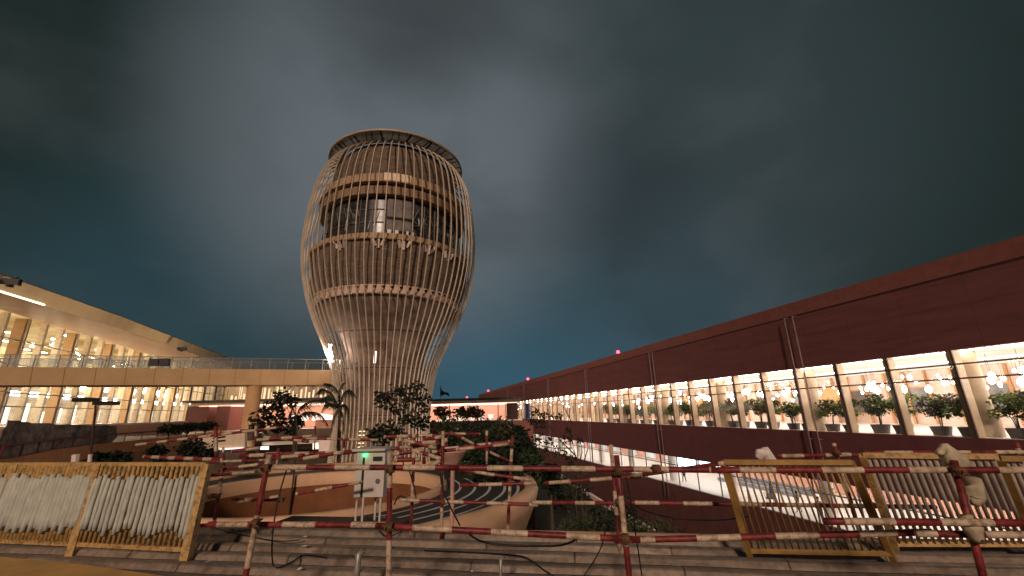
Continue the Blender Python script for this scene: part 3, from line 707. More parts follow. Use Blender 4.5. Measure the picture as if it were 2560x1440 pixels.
# cream walls and lower level between pier and tower
def pxwall(name, pts, Y, mm, th=.4, label=None, cat='wall', parent=None):   # quad wall standing at distance Y
    P = [at(x, y, Y) for x, y in pts]   # TL TR BR BL
    mb = MB(); mb.hexa([P[3], P[2], P[2] + Vector((0, th, 0)), P[3] + Vector((0, th, 0)), P[0], P[1], P[1] + Vector((0, th, 0)), P[0] + Vector((0, th, 0))])
    o = mb.build(name, mm, parent); 
    if parent is None: tag(o, label, cat)
    return o
mw = thing('retaining_wall', 'cream rendered wall band with a lit slit below it between the bridge pier and the tower', 'wall', tuple(at(740, 1150, 66)))
pxwall('wall_face', ((655, 1074), (840, 1070), (840, 1093), (655, 1093)), 66, cream, parent=mw)
pxwall('lower_band', ((655, 1105), (835, 1098), (835, 1106), (655, 1114)), 64, warm_white, parent=mw)
pxwall('dark_opening', ((650, 1093), (845, 1092), (845, 1165), (650, 1165)), 68, conc_d, parent=mw)
pxwall('door_panel', ((795, 1101), (828, 1099), (824, 1132), (797, 1135)), 62, warm_white, parent=mw)
pxwall('lit_slit', ((650, 1117), (668, 1116), (668, 1124), (650, 1124)), 63, glow('slit', (1, .9, .8), 3), parent=mw)
pxwall('lit_doorway', ((782, 1108), (796, 1107), (796, 1122), (782, 1124)), 62.5, glow('slit2', (1, .85, .7), 2.2), parent=mw)
kw = thing('parapet_block', 'cream upstand wall with dark slots and a glowing lower edge left of the bridge pier', 'wall', tuple(at(560, 1180, 44)))
pxwall('wall_face', ((470, 1092), (612, 1080), (612, 1120), (478, 1124)), 44, cream, parent=kw)
for a, b, c, d in ((532, 1094, 562, 1089), (530, 1102, 562, 1099)):
    pxwall('dark_slot', ((a, b), (c, d), (c, d + 4), (a, b + 4)), 43.9, dark_trim, .1, parent=kw)
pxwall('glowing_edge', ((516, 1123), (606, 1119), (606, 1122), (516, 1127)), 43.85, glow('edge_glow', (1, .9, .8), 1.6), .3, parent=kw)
# parapet_block base down to terrace
pb = at(470, 1124, 44.05); pc = at(612, 1120, 44.05)
g = MB(); g.hexa([(pb.x, 44.4, TZ), (pc.x, 44.4, TZ), (pc.x, 46, TZ), (pb.x, 46, TZ), (pb.x, 44.4, pb.z), (pc.x, 44.4, pb.z), (pc.x, 46, pb.z), (pb.x, 46, pb.z)]); g.build('base', conc_d, kw)

# ------------------------------------------------------------------ approach road on the left
AR = [(-30, 22, 0), (-33.1, 28.7, 0), (-39.4, 37.8, 0), (-44.0, 47.5, 0), (-46.5, 57.4, 0), (-50, 69, 0), (-60, 90, 0)]
ar = thing('approach_road', 'curved elevated road with an orange parapet in front of the left terminal', 'road', (-39, 38, -8))
g = MB(); g.wall([(x, y) for x, y, z in AR], -1.9, -.5, .4); g.build('parapet', orange_wall, ar)
A_ = [Vector((x, y, -1.3)) for x, y, z in AR]; B_ = [p + Vector((-26, 3, 0)) for p in A_]
strip('road', A_, B_, asphalt, ar)
C_ = [Vector((p.x, p.y, -1.95)) for p in A_]; 
g = MB(); g.wall([(x + .3, y - .1) for x, y, z in AR], -3.6, -1.85, 1.0); g.build('edge_beam', mat('edge_beam', (.45, .24, .15), .8, .3, .5), ar)
for x, y, z in AR[1:-1]:
    g = MB(); g.lathe([(.7, -13), (.7, -3.6)], (x - 2, y), 16); g.build('pier', conc, ar)
g = MB(); g.tube([(x, y, .35) for x, y, z in AR[1:]], .07, 8)
for i in range(1, len(AR) - 1):
    for t in (0, .33, .66):
        x = AR[i][0] + (AR[i + 1][0] - AR[i][0]) * t; y = AR[i][1] + (AR[i + 1][1] - AR[i][1]) * t; g.tube([(x, y, -.5), (x, y, .38)], .05, 6)
g.build('handrail', tube_r, ar)
# rough netting hoarding along it
g = MB(); NN = 60; MM = 8; random.seed(2)
for i in range(NN + 1):
    t = i / NN; k = t * 2.2; j = min(int(k), 2); f_ = k - j; seg = AR
    x = seg[j + 1][0] * (1 - f_) + seg[j + 2][0] * f_; y = seg[j + 1][1] * (1 - f_) + seg[j + 2][1] * f_
    if i == 0: pass
    for q in range(MM + 1):
        z = -.6 + (2.55 - .75 * t) * q / MM
        w = noise.noise(Vector((x * .9, y * .9, z * 1.6))) * .35
        g.v.append((x - .3 + w, y + w * .5, z + (w * .25 if q == MM else 0)))
for i in range(NN):
    for q in range(MM):
        a = i * (MM + 1) + q; g.f.append((a, a + MM + 1, a + MM + 2, a + 1)); g.mi.append(0)
tag(g.build('debris_netting', net_m, smooth=True), 'crumpled dark grey debris netting hung along the left road parapet', 'netting')
# pink barrier behind the fence
g = MB(); P = [atz(x, 1150, -.2) for x in (-40, 40, 120, 190)]
g.wall([(at(50, 1150, 15).x, 15), (at(110, 1150, 15.6).x, 15.6), (at(186, 1150, 17).x, 17)], -1.3, .17, .3)
tag(g.build('concrete_barrier', mat('barrier_pink', (.46, .23, .16), .8, .25, .7)), 'curved pinkish concrete barrier just behind the yellow fence', 'barrier')
for i, (px, lab) in enumerate(((190, 'pale upright post right of the pinkish barrier'), (226, 'thin pale post beside the dark round bushes'))):
    g = MB(); g.tube([at(px, 1136, 13), at(px - 6, 1200, 13)], .09 if i == 0 else .05, 8); tag(g.build('marker_post', warm_white), lab, 'post')
g = MB(); g.wall([(-19, 10.2), (-7, 9.2)], -3.2, -1.0, .4); struct(g.build('lower_wall', conc_d))

# street lamp with two flat dark heads
P = Vector((at(238, 1100, 34).x, 34, -1.3)); sl = thing('street_lamp', 'slim street lamp with two flat dark heads in front of the lit left hall', 'street lamp', tuple(P))
top = at(240, 1005, 34)
MB().tube([P, top], [.1, .06], 8).build('pole', dark_trim, sl)
for s_, y_ in ((-1, 1000), (1, 1008)):
    a = at(240, y_, 34); b = at(240 + s_ * 52, y_, 34); MB().bar(a, b, .6, .3).build('lamp_head', black, sl)

# ================================================================== PLANTS
def tree(label, base, pts, blobs, leafsize, mats=(None,), r0=.12, name='tree', cat='tree', nleaf=160, group=None, hollow=.3):
    t = thing(name, label, cat, tuple(base), group); g = MB()
    for pl_ in pts:
        n_ = len(pl_); g.tube(pl_, [r0 * (1 - .7 * i / (n_ - 1)) for i in range(n_)], 7)
    g.build('trunk', bark, t, True); g = MB()
    for c, r_ in blobs: leafball(g, c, r_, int(nleaf * (r_ / .8) ** 1.5) + 20, leafsize, 0, .85, hollow)
    g.build('crown', mats[0] or leaf_d, t); return t
def ptree(label, Y, trunk_px, branches_px, blobs_px, leafsize, r0=.1, mats=(None,), nleaf=160, base_z=None, name='tree', cat='tree', seed=1, hollow=.3):
    random.seed(seed)
    tp = [at(x, y, Y) for x, y in trunk_px]; bz = TZ if base_z is None else base_z
    b0 = Vector((tp[0].x, Y, bz)); pts = [[b0] + tp]
    for b in branches_px: pts.append([at(x, y, Y + random.uniform(-.4, .4)) for x, y in b])
    bl = []
    for x, y, rp in blobs_px:
        rr_ = rp / 1050 * Y * 1.05; bl.append((at(x, y, Y) + Vector((0, random.uniform(-.6, .6), 0)), rr_))
    return tree(label, b0, pts, bl, leafsize, mats, r0, name, cat, nleaf, None, hollow)
ptree('broad leafed dark young tree left of the tower, beside the bridge pier', 33, [(742, 1120), (741, 1060), (738, 1000)], [[(741, 1060), (715, 1045), (680, 1040)], [(740, 1040), (725, 1010), (700, 995)], [(741, 1075), (710, 1068), (670, 1062)]],
      [(705, 995, 26), (680, 1015, 22), (668, 1040, 24), (700, 1035, 22), (660, 1062, 20), (690, 1066, 18), (722, 1058, 22), (735, 1052, 16), (640, 1064, 14), (730, 998, 12)], .46, .07, seed=2, nleaf=42)
ptree('leafy dark tree with a high crown growing directly in front of the tower base', 36, [(1010, 1130), (1012, 1080), (1015, 1020), (1022, 985)], [[(1012, 1060), (1040, 1040), (1065, 1030)], [(1015, 1020), (980, 1000), (960, 990)], [(1018, 1000), (1040, 970)]],
      [(985, 990, 28), (965, 1005, 22), (1005, 978, 26), (1042, 965, 20), (1062, 990, 18), (1030, 1000, 22), (1040, 1045, 26), (1065, 1060, 20), (1012, 1048, 14), (990, 1020, 18), (1060, 1018, 14), (958, 990, 14), (1018, 1040, 12)], .42, .06, seed=4, nleaf=42)
ptree('low dark bush crown between the two trees at the foot of the tower', 37, [(955, 1130), (958, 1090)], [], [(950, 1078, 24), (975, 1072, 22), (935, 1086, 18), (995, 1082, 18), (960, 1100, 20)], .4, .06, seed=5, nleaf=70)
ptree('slender tree leaning left with dark leaf clumps in front of the red terminal', 24, [(1455, 1250), (1452, 1180), (1440, 1140), (1425, 1110)],
      [[(1440, 1140), (1400, 1100), (1370, 1060), (1352, 1040)], [(1425, 1110), (1432, 1060), (1405, 1010), (1392, 985)], [(1452, 1180), (1470, 1120), (1466, 1080)], [(1430, 1120), (1380, 1120), (1340, 1110)], [(1385, 1080), (1340, 1020), (1312, 1012)]],
      [(1350, 1042, 22), (1330, 1052, 12), (1372, 1032, 14), (1400, 1042, 12), (1338, 1030, 10), (1352, 1062, 12), (1415, 1100, 14), (1345, 1095, 18), (1375, 1105, 16), (1395, 1130, 16), (1420, 1140, 14), (1360, 1125, 14), (1425, 1160, 12)], .2, .035, seed=6, nleaf=55)
ptree('thin bare sapling standing right of the leaning tree', 25, [(1440, 1240), (1446, 1170), (1432, 1110)], [[(1446, 1170), (1455, 1130), (1450, 1090)], [(1432, 1110), (1420, 1060), (1426, 1020)]], [(1420, 1075, 5), (1450, 1100, 5)], .2, .04, seed=7, nleaf=40)
hedge_px = [(1120, 1070, 38, 44), (1165, 1085, 40, 42), (1215, 1078, 40, 40), (1262, 1080, 38, 38), (1296, 1088, 22, 38), (1130, 1115, 34, 36), (1180, 1130, 36, 34), (1235, 1120, 38, 34), (1290, 1115, 38, 32), (1320, 1122, 17, 34), (1210, 1155, 28, 30), (1270, 1150, 30, 30), (1330, 1150, 24, 30), (1375, 1180, 20, 30)]
hl = ['touching the tower ribs', 'just right of the tower below the bonsai trees', 'in the middle of the back row', 'under the lit link building corner', 'at the right end of the back row', 'low beside the tower foot', 'above the tangled barrier poles', 'in the middle of the front row', 'behind the tall striped post', 'against the dark red beam', 'low by the cone shaped lamp', 'low between two striped posts', 'below the leaning tree', 'at the foot of the leaning tree']
for i, (x, y, rp, Y) in enumerate(hedge_px):
    random.seed(40 + i); c = at(x, y, Y); r_ = rp / 1050 * Y; t = thing('shrub', 'dark dense shrub ' + hl[i], 'shrub', (c.x, c.y, TZ), 'dark shrubs right of the tower')
    g = MB(); g.tube([(c.x, c.y, TZ), (c.x, c.y, c.z)], [.15, .05], 6); g.build('stem', bark, t)
    g = MB(); leafball(g, c, r_, 420, .38, 0, .9, .15); leafball(g, c - Vector((0, 0, r_)), r_ * 1.1, 200, .45, 0, 1.2, .1); g.build('foliage', leaf_d if i % 3 else leaf_m, t)
for i, (x, y, rp, Y, lab) in enumerate(((480, 1118, 30, 30, 'large round dark bush in front of the slotted cream wall'), (520, 1135, 22, 30, 'low dark bush right of the large round one'), (255, 1150, 24, 24, 'dark round bush just above the yellow fence, left one'), (300, 1148, 22, 24, 'dark round bush just above the yellow fence, right one'), (390, 1128, 18, 28, 'small dark bush between the two bush groups'), (400, 1155, 18, 26, 'low dark bush behind the right fence panel'))):
    random.seed(60 + i); c = at(x, y, Y); r_ = rp / 1050 * Y; t = thing('round_bush', lab, 'bush', (c.x, c.y, c.z - r_ - 2))
    g = MB(); g.tube([(c.x, c.y, c.z - r_ - 2), (c.x, c.y, c.z)], [.15, .05], 6); g.build('stem', bark, t)
    g = MB(); leafball(g, c, r_, 520, .25, 0, .75, .2); g.build('foliage', leaf_d, t)
for i, (x, Y, lab) in enumerate(((1106, 84, 'small cloud pruned tree nearest the tower before the lit link building'), (1160, 84, 'small cloud pruned tree in the middle of the lit link front'), (1188, 83, 'small upright pruned tree right of the middle one'))):
    ptree(lab, Y, [(x, 1052), (x + 2, 1040), (x - 1, 1030)], [[(x, 1040), (x + 14, 1032)], [(x, 1038), (x - 12, 1028)]], [(x - 12, 1027, 9), (x + 12, 1031, 9), (x - 2, 1022 + (i % 2) * 3, 9), (x + 3, 1040, 7), (x - 6, 1036, 6)], .7, .12, (mat('leaf_brownlit', (.14, .09, .04), .7),), 60, seed=80 + i)
# plants in front of approach road (green in planter)
for i, (x, y, lab) in enumerate(((425, 1072, 'leafy planter bush on the road edge, leftmost of three'), (470, 1068, 'leafy planter bush on the road edge, middle of three'), (515, 1064, 'leafy planter bush on the road edge, rightmost of three'))):
    random.seed(90 + i); c = at(x, y, 58); t = thing('planter_bush', lab, 'bush', (c.x, c.y, -1.3)); g = MB(); g.tube([(c.x, c.y, -1.3), c], .08, 6); g.build('stem', bark, t)
    g = MB(); leafball(g, c, 1.3, 260, .5, 0, .45, .1); g.build('foliage', leaf_m, t)
# dark shrubs in the bed right of the ramp
bedl = ['nearest the ramp wall', 'next to the ramp wall one', 'in the middle of the bed', 'beside the white kerb, farther one', 'beside the white kerb, nearer one', 'at the near right corner of the bed', 'near the deck edge below the ramp wall', 'near the deck edge in the middle', 'at the far end of the bed', 'far end, close to the kerb']
for i, (x, y, z) in enumerate(((3.2, 24, -4.6), (4.6, 28, -4.8), (6.0, 24, -5.0), (6.9, 31, -5.0), (7.6, 26, -5.2), (8.6, 20.5, -5.3), (3.6, 19, -4.6), (6.0, 19.5, -5.0), (3.6, 36, -4.4), (5.2, 40, -4.6))):
    random.seed(120 + i); t = thing('bed_shrub', 'dark shrub in the sunken bed ' + bedl[i], 'shrub', (x, y, TZ), 'dark shrubs in the sunken bed')
    g = MB()
    for k in range(4):
        a = random.uniform(0, 6.28); g.tube([(x, y, TZ), (x + .5 * math.cos(a), y + .5 * math.sin(a), z), (x + .9 * math.cos(a), y + .9 * math.sin(a), z + 1.1)], [.06, .045, .02], 5)
    g.build('stem', bark, t, True); g = MB(); leafball(g, Vector((x, y, z)), 1.5, 420, .3, 0, .8, .2); g.build('foliage', leaf_d if i % 2 else mat('leaf_olive', (.035, .045, .016), .7, .5, 2), t)
# palms
def palm(label, Y, base_px, crown_px, fronds, seed):
    random.seed(seed); c = at(*crown_px, Y); b = Vector((at(*base_px, Y).x, Y, TZ)); t = thing('palm_tree', label, 'palm tree', tuple(b))
    mid = b.lerp(c, .5) + Vector((.1, 0, 0)); MB().tube([b, mid, c], [.22, .17, .12], 9).build('trunk', bark, t, True)
    for fr in fronds:
        P3 = [c] + [at(x, y, Y + random.uniform(-.5, .5)) for x, y in fr]
        # smooth
        pts = []
        for i in range(len(P3) - 1):
            for k in range(5): 
                p0 = P3[max(i - 1, 0)]; p1 = P3[i]; p2 = P3[i + 1]; p3 = P3[min(i + 2, len(P3) - 1)]; tt = k / 5
                pts.append(.5 * ((2 * p1) + (p2 - p0) * tt + (2 * p0 - 5 * p1 + 4 * p2 - p3) * tt * tt + (-p0 + 3 * p1 - 3 * p2 + p3) * tt ** 3))
        pts.append(P3[-1]); g = MB(); g.tube(pts, [.05 * (1 - .8 * i / len(pts)) for i in range(len(pts))], 5)
        for i in range(2, len(pts)):
            for rep in range(3):
                p = pts[i].lerp(pts[i - 1], rep / 3); d = (pts[i] - pts[i - 1]).normalized()
                for s_ in (-1, 1):
                    ln = 1.0 * math.sin(PI * min(1, (i + .5) / len(pts)) * .85 + .3)
                    tip = p + d * ln * .45 + Vector((0, s_ * ln * .45, -ln * random.uniform(.55, .95))) + Vector((random.uniform(-.1, .1), 0, 0))
                    w = d * .045; g.add([p - w, p + w, tip], [(0, 1, 2)])
        g.build('frond', leaf_d, t)
palm('palm with long drooping fronds left of the tower', 34, (735, 1160), (737, 1095), [[(742, 1050), (765, 1030), (800, 1035), (820, 1062)], [(745, 1030), (765, 1008), (800, 1000), (838, 1012)], [(728, 1050), (730, 1020), (742, 1005)], [(715, 1070), (700, 1060), (690, 1075)]], 1)
palm('taller palm whose dark crown overlaps the left side of the tower', 40, (850, 1160), (848, 1020), [[(830, 985), (805, 972), (790, 985)], [(845, 980), (830, 962), (812, 958)], [(858, 985), (875, 975), (890, 990)], [(835, 1010), (815, 1008), (805, 1030)], [(860, 1010), (872, 1025), (874, 1060)], [(840, 1030), (832, 1050), (828, 1080)], [(850, 985), (852, 965), (862, 955)], [(855, 1030), (860, 1055), (858, 1085)], [(838, 1000), (820, 990), (800, 1000)]], 2)
# flag
P = at(1101, 1012, 80); fg = thing('flag', 'dark flag blowing on a thin pole above the link building roof', 'flag', (P.x, P.y, 4.45))
MB().tube([(P.x, P.y, 4.45), at(1101, 966, 80)], .06, 6).build('pole', dark_trim, fg)
g = MB(); q = [(1101, 968), (1106, 977), (1113, 980), (1121, 982), (1124, 990)]; r2 = [(1100, 986), (1107, 990), (1111, 985), (1118, 988), (1123, 991)]
g.add([at(x, y, 80 + .2 * (i % 2)) for i, (x, y) in enumerate(q)] + [at(x, y, 80) for x, y in r2], [(i, i + 1, i + 6, i + 5) for i in range(4)]); g.build('cloth', black, fg)

# ================================================================== STRIPED TUBE BARRIERS
def striped(a, b, r_=.0245, seg=.30, off=None, n=10, bend=0.0):
    a = Vector(a); b = Vector(b); Ln = (b - a).length; d = (b - a) / Ln; off = random.uniform(0, 2 * seg) if off is None else off
    cuts = [0]; x = -off; k = 0; kinds = []
    marks = []
    while x < Ln:
        w = seg * random.uniform(.86, 1.14); marks.append((x, x + w, k % 2)); x += w; k += 1
    pts = []; mis = []
    for s0, s1, kk in marks:
        s0c, s1c = max(0, s0), min(Ln, s1)
        if s1c - s0c < .01: continue
        if not pts: pts.append(a + d * s0c)
        pts.append(a + d * s1c); mis.append(kk)
    if bend:
        for i, p in enumerate(pts):
            t = (p - a).length / Ln; pts[i] = p - Vector((0, 0, bend * math.sin(PI * t)))
    g = MB(); g.tube(pts, r_, n, mis=mis, cap=True); return g
def clamp(p, name_parent):
    g = MB(); g.tube([p + Vector((0, 0, -.032)), p + Vector((0, 0, .032))], .034, 9); g.tube([p + Vector((-.03, -.02, 0)), p + Vector((.03, -.02, 0))], .031, 9); g.tube([p + Vector((-.02, -.075, .0)), p + Vector((.02, .06, .02))], .008, 6); g.tube([p + Vector((.05, -.04, -.02)), p + Vector((-.055, -.035, .02))], .007, 6)
    return g.build('clamp', rust, name_parent)
def barrier(label, base, posts, rails, clamps, r_=.0245, seg=.3, seed=1, group='red and white tube barriers'):
    random.seed(seed); t = thing('tube_barrier', label, 'barrier', tuple(base), group)
    for (x1, y1, x2, y2, Y, *sg) in posts:
        a = at(x1, y1, Y); b = at(x2, y2, Y)
        if abs(a.z) < 9 and b.z > 0 and Y < 7.5:     # run on down to the deck
            b = b + (b - a) * (b.z / max(.05, a.z - b.z))
        striped(b, a, r_, sg[0] if sg else seg, off=(0 if sg[0] > 1 else .7) if sg else None).build('post', [tube_r, tube_w], t, True)
    for (x1, y1, Y1, x2, y2, Y2) in rails:
        striped(at(x1, y1, Y1), at(x2, y2, Y2), r_, seg, bend=.0).build('rail', [tube_r, tube_w], t, True)
    for (x, y, Y) in clamps: clamp(at(x, y, Y), t)
    return t
near = barrier('long near barrier of red and white tubes across the whole foreground', (0, 4.1, 0),
    [(673, 1137, 614, 1440, 4.15, .40), (975, 1129, 972, 1440, 4.05, .36), (1541, 1138, 1573, 1440, 3.95, .42), (2384, 1150, 2457, 1440, 3.5, 1.3)],
    [(682, 1168, 4.1, 1145, 1169, 4.0), (1100, 1169, 4.06, 1800, 1175, 3.88), (1780, 1175, 3.84, 2600, 1175, 3.4),
     (521, 1311, 4.3, 965, 1312, 4.1), (940, 1314, 4.02, 1600, 1349, 3.88), (1575, 1350, 3.95, 2330, 1330, 3.66), (2290, 1334, 3.55, 2620, 1338, 3.42),
     (2060, 1303, 3.45, 2640, 1308, 3.3)],
    [(668, 1170, 4.1), (976, 1172, 3.98), (974, 1316, 3.98), (640, 1308, 4.1), (1545, 1176, 3.88), (1562, 1346, 3.88), (2392, 1178, 3.45), (2425, 1325, 3.45), (2420, 1300, 3.42), (2438, 1345, 3.45), (1640, 1172, 3.9)], seed=3)
second = barrier('second row barrier of red and white tubes behind the front one, centre to right', (1, 6.6, 0),
    [(1108, 1077, 1103, 1349, 6.6), (1281, 1089, 1274, 1232, 6.9), (1527, 1112, 1548, 1363, 5.9), (1217, 1076, 1217, 1160, 8.2), (1035, 1130, 1028, 1310, 6.8)],
    [(1000, 1250, 6.6, 1345, 1262, 6.4), (1330, 1256, 6.4, 1560, 1258, 5.9), (1560, 1256, 5.9, 2340, 1268, 5.4), (1150, 1213, 6.4, 1340, 1208, 6.4), (1360, 1208, 6.2, 1610, 1190, 5.8), (1580, 1190, 5.7, 1810, 1158, 4.9),
     (1080, 1130, 6.7, 1275, 1110, 6.9), (1110, 1084, 8.0, 1200, 1085, 8.2), (1150, 1175, 6.6, 1330, 1200, 6.5), (1125, 1080, 8, 1275, 1155, 8.6)],
    [(1106, 1175, 6.5), (1105, 1255, 6.5), (1278, 1110, 6.8), (1536, 1180, 5.8), (1545, 1255, 5.8)], seed=4)
leftb = barrier('tube barrier left of centre with its lower rail reaching the yellow fence', (-3.6, 6.9, 0),
    [(556, 1178, 533, 1322, 6.9), (558, 1118, 560, 1165, 9.5), (697, 1120, 690, 1175, 10), (788, 1065, 786, 1135, 12)],
    [(490, 1314, 6.7, 640, 1308, 6.9), (556, 1172, 6.9, 655, 1160, 7.0), (520, 1155, 8.0, 670, 1150, 8.4), (505, 1190, 6.6, 640, 1180, 7.0), (580, 1247, 7.3, 700, 1250, 7.3), (740, 1235, 7.3, 905, 1205, 7.3), (595, 1256, 7.2, 700, 1240, 7.2)],
    [(545, 1240, 6.85), (556, 1175, 6.85), (530, 1240, 6.85), (705, 1250, 7.2)], seed=5)
farb = barrier('distant tangled tube barrier on the ramp rim above the small control cabinet', (-6.5, 22, RZ),
    [(1000, 1090, 1000, 1150, 15), (1035, 1085, 1035, 1150, 15), (1060, 1090, 1060, 1160, 15), (1115, 1095, 1112, 1170, 14.5)],
    [(980, 1122, 14, 1100, 1108, 15), (982, 1136, 13, 1060, 1124, 13), (1030, 1126, 13, 1060, 1134, 13), (1050, 1130, 13, 1110, 1150, 13), (985, 1150, 12, 1050, 1148, 12), (1060, 1100, 15, 1110, 1090, 15), (1070, 1165, 12, 1130, 1140, 12), (1030, 1110, 14, 1095, 1104, 14), (1010, 1100, 14, 1090, 1120, 14), (865, 1130, 13, 960, 1126, 13), (960, 1092, 16, 1105, 1088, 16), (1100, 1125, 12, 1275, 1105, 12)],
    [], r_=.06, seg=.42, seed=6)
farc = barrier('distant tube barrier along the far ramp rim left of the tower', (-14, 22, RZ),
    [(640, 1060, 640, 1110, 20), (860, 1085, 860, 1120, 20), (540, 1065, 540, 1150, 17)],
    [(340, 1112, 20, 700, 1068, 20), (660, 1093, 20, 945, 1100, 20), (665, 1135, 15, 870, 1132, 15), (670, 1146, 14, 760, 1138, 14), (360, 1142, 16, 560, 1150, 14), (700, 1096, 20, 770, 1104, 19), (600, 1140, 14, 700, 1136, 14), (580, 1128, 15, 650, 1120, 15), (750, 1148, 14, 860, 1130, 14), (640, 1100, 18, 780, 1090, 18)],
    [], r_=.06, seg=.5, seed=8)
rightb = barrier('tube barrier behind the right yellow fence panels, partly hidden by them', (5, 5.9, 0),
    [(2084, 1108, 2105, 1180, 5.9), (2540, 1105, 2570, 1200, 5.6)],
    [(1945, 1140, 5.95, 2120, 1137, 5.9), (2110, 1136, 5.9, 2220, 1140, 5.8), (2160, 1132, 5.75, 2620, 1130, 5.4)],
    [(2090, 1132, 5.85), (2530, 1134, 5.5)], seed=9)

# ================================================================== YELLOW FENCES
def fence(label, tl, tr, bl_, br_, nb, bw, mfr, mbar, post_w=.06, foot=.12, posts=(1, 1), white=None, seed=1, bars_n=6, barw2=None):
    random.seed(seed); TL, TR, BR_, BL_ = tl, tr, br_, bl_
    t = thing('yellow_fence', label, 'fence', tuple(BL_.lerp(BR_, .5)), 'yellow steel fence panels')
    side = (TR - TL).normalized()
    up0 = (TL - BL_).normalized()
    MB().bar(TL, TR, .05, .05, side=None).build('top_rail', mfr, t)
    lo = lambda f_, s_: (BL_.lerp(TL, f_)).lerp(BR_.lerp(TR, f_), s_)
    MB().bar(lo(foot, 0), lo(foot, 1), .045, .05).build('bottom_rail', mfr, t)
    for on, a, b in ((posts[0], BL_, TL), (posts[1], BR_, TR)):
        if on: MB().bar(a, b, post_w, post_w).build('post', mfr, t)
    for k in range(nb):
        s_ = (k + .7) / (nb + .4); a = lo(foot, s_); b = lo(.985, s_)
        MB().tube([a, b], bw / 2, bars_n).build('bar', mbar, t, True)
    if white:
        g = MB(); n_, w, z0, z1 = white
        for k in range(n_):
            s_ = (k + .7) / (n_ + .4)
            f0 = z0 + random.uniform(-.05, .05); f1 = z1 + random.uniform(-.04, .03)
            a = lo(f0, s_); b = lo(f1, s_); off_ = Vector((0, -.03 - random.uniform(0, .02), 0))
            npt = 7; L0 = []
            for q in range(npt + 1): L0.append(a.lerp(b, q / npt) + off_ + Vector((random.uniform(-.003, .003), random.uniform(-.004, .004), 0)))
            wr = [w * random.uniform(.93, 1.07) * (.8 if q in (0, npt) else 1) for q in range(npt + 1)]
            g.tube(L0, wr, 7)
        g.build('white_sleeves', plast, t, True)
    return t
def gp(px, py, z): return atz(px, py, z)
FT = 1.12
pA = (Vector((-4.15, 5.95, 0)), Vector((-5.95, 6.33, 0)), Vector((-7.45, 6.62, 0)), Vector((-9.1, 6.95, 0)))
up = Vector((.0, 0, FT)); ln = Vector((-.0, .10, 0))
for i, (lab, w) in enumerate((('yellow fence panel with white sleeved bars, its right end by the deck', (22, .031, .27, .86)), ('yellow fence panel almost covered with white sleeves, second from the right end', (22, .040, .27, .87)), ('yellow fence panel cut by the left edge of the photo', (22, .040, .27, .87)))):
    a, b = pA[i + 1], pA[i]
    fence(lab, a + up + ln, b + up + ln, a, b, 22, .046 if i == 0 else .062, yellow_m, yellow_m if i == 0 else yellow_m, .10, .12, (1, 1 if i == 0 else 0), w, 30 + i)
# right side
q0 = (atz(1880, 1408, .0), atz(2240, 1415, .0)); T0 = [atz(1808, 1155, 1.12), atz(2128, 1156, 1.12)]
fence('leaning yellow fence panel with thin bars right of the centre', T0[0], T0[1], q0[0], q0[1], 20, .02, yellow_d, yellow_d, .055, .13, (1, 1), None, 40)
T1 = [atz(2156, 1138, 1.18), atz(2492, 1141, 1.18)]; q1 = [atz(2240, 1372, .12), atz(2590, 1372, .12)]
fence('yellow topped fence panel with thick grey bars in front of the lit lower hall', T1[0], T1[1], q1[0], q1[1], 19, .036, yellow_m, mat('bar_grey', (.38, .33, .27), .4, .3), .06, .06, (1, 0), None, 41, 8)
T2 = [atz(2500, 1146, 1.15), atz(2760, 1150, 1.15)]; q2 = [atz(2600, 1390, .05), atz(2900, 1390, .05)]
fence('yellow fence panel cut by the right edge of the photo', T2[0], T2[1], q2[0], q2[1], 14, .034, yellow_d, mat('bar_grey', (.38, .33, .27), .4, .3), .06, .06, (1, 1), None, 42, 8)

# ================================================================== CABINET
CY = 7.75
cb = thing('control_cabinet', 'pale grey electrical cabinet on thin legs with a glowing green lamp', 'cabinet', tuple(at(925, 1292, CY)))
def cpt(px, py, dy=0): return at(px, py, CY + dy)
def cbox(name, x0, x1, y0, y1, dy0, dy1, mm):
    a, b, c, d = [at(x, y, CY) for x, y in ((x0, y1), (x1, y1), (x1, y0), (x0, y0))]
    z0 = (a.z + b.z) / 2; z1 = (c.z + d.z) / 2; X0 = (a.x + d.x) / 2; X1 = (b.x + c.x) / 2
    g = MB(); g.box(((X0 + X1) / 2, CY + (dy0 + dy1) / 2, (z0 + z1) / 2), ((X1 - X0) / 2, (dy1 - dy0) / 2, (z1 - z0) / 2)); return g.build(name, mm, cb)
cbox('body', 889, 961, 1128, 1244, .02, .38, cab_m)
cbox('door', 911, 961, 1132, 1242, -.02, .018, mat('cabinet_door', (.56, .50, .45), .45, .1))
cbox('side_panel', 889, 905, 1132, 1242, -.02, .018, cab_m)
cbox('door_gap', 905.5, 910.5, 1132, 1243, -.005, .017, black)
cbox('roof', 884, 966, 1121, 1127, -.08, .44, cab_m)
cbox('display', 934, 957, 1141, 1152, -.035, -.022, mat('lcd', (.03, .04, .04), .2))
g = MB(); p = at(944, 1203, CY - .03)
g.add([p + Vector((.045 * math.cos(k * PI / 3), -.0, .045 * math.sin(k * PI / 3))) for k in range(6)], [tuple(range(6))]); g.build('warning_sticker', mat('sticker', (.15, .10, .12), .5), cb)
g = MB(); p = at(912, 1138, CY - .05); g.lathe([(.001, p.z - .03), (.024, p.z - .02), (.03, p.z), (.024, p.z + .02), (.001, p.z + .03)], (p.x, p.y), 12); g.build('green_lamp', glow('green_lamp', (.05, 1, .22), 9), cb)
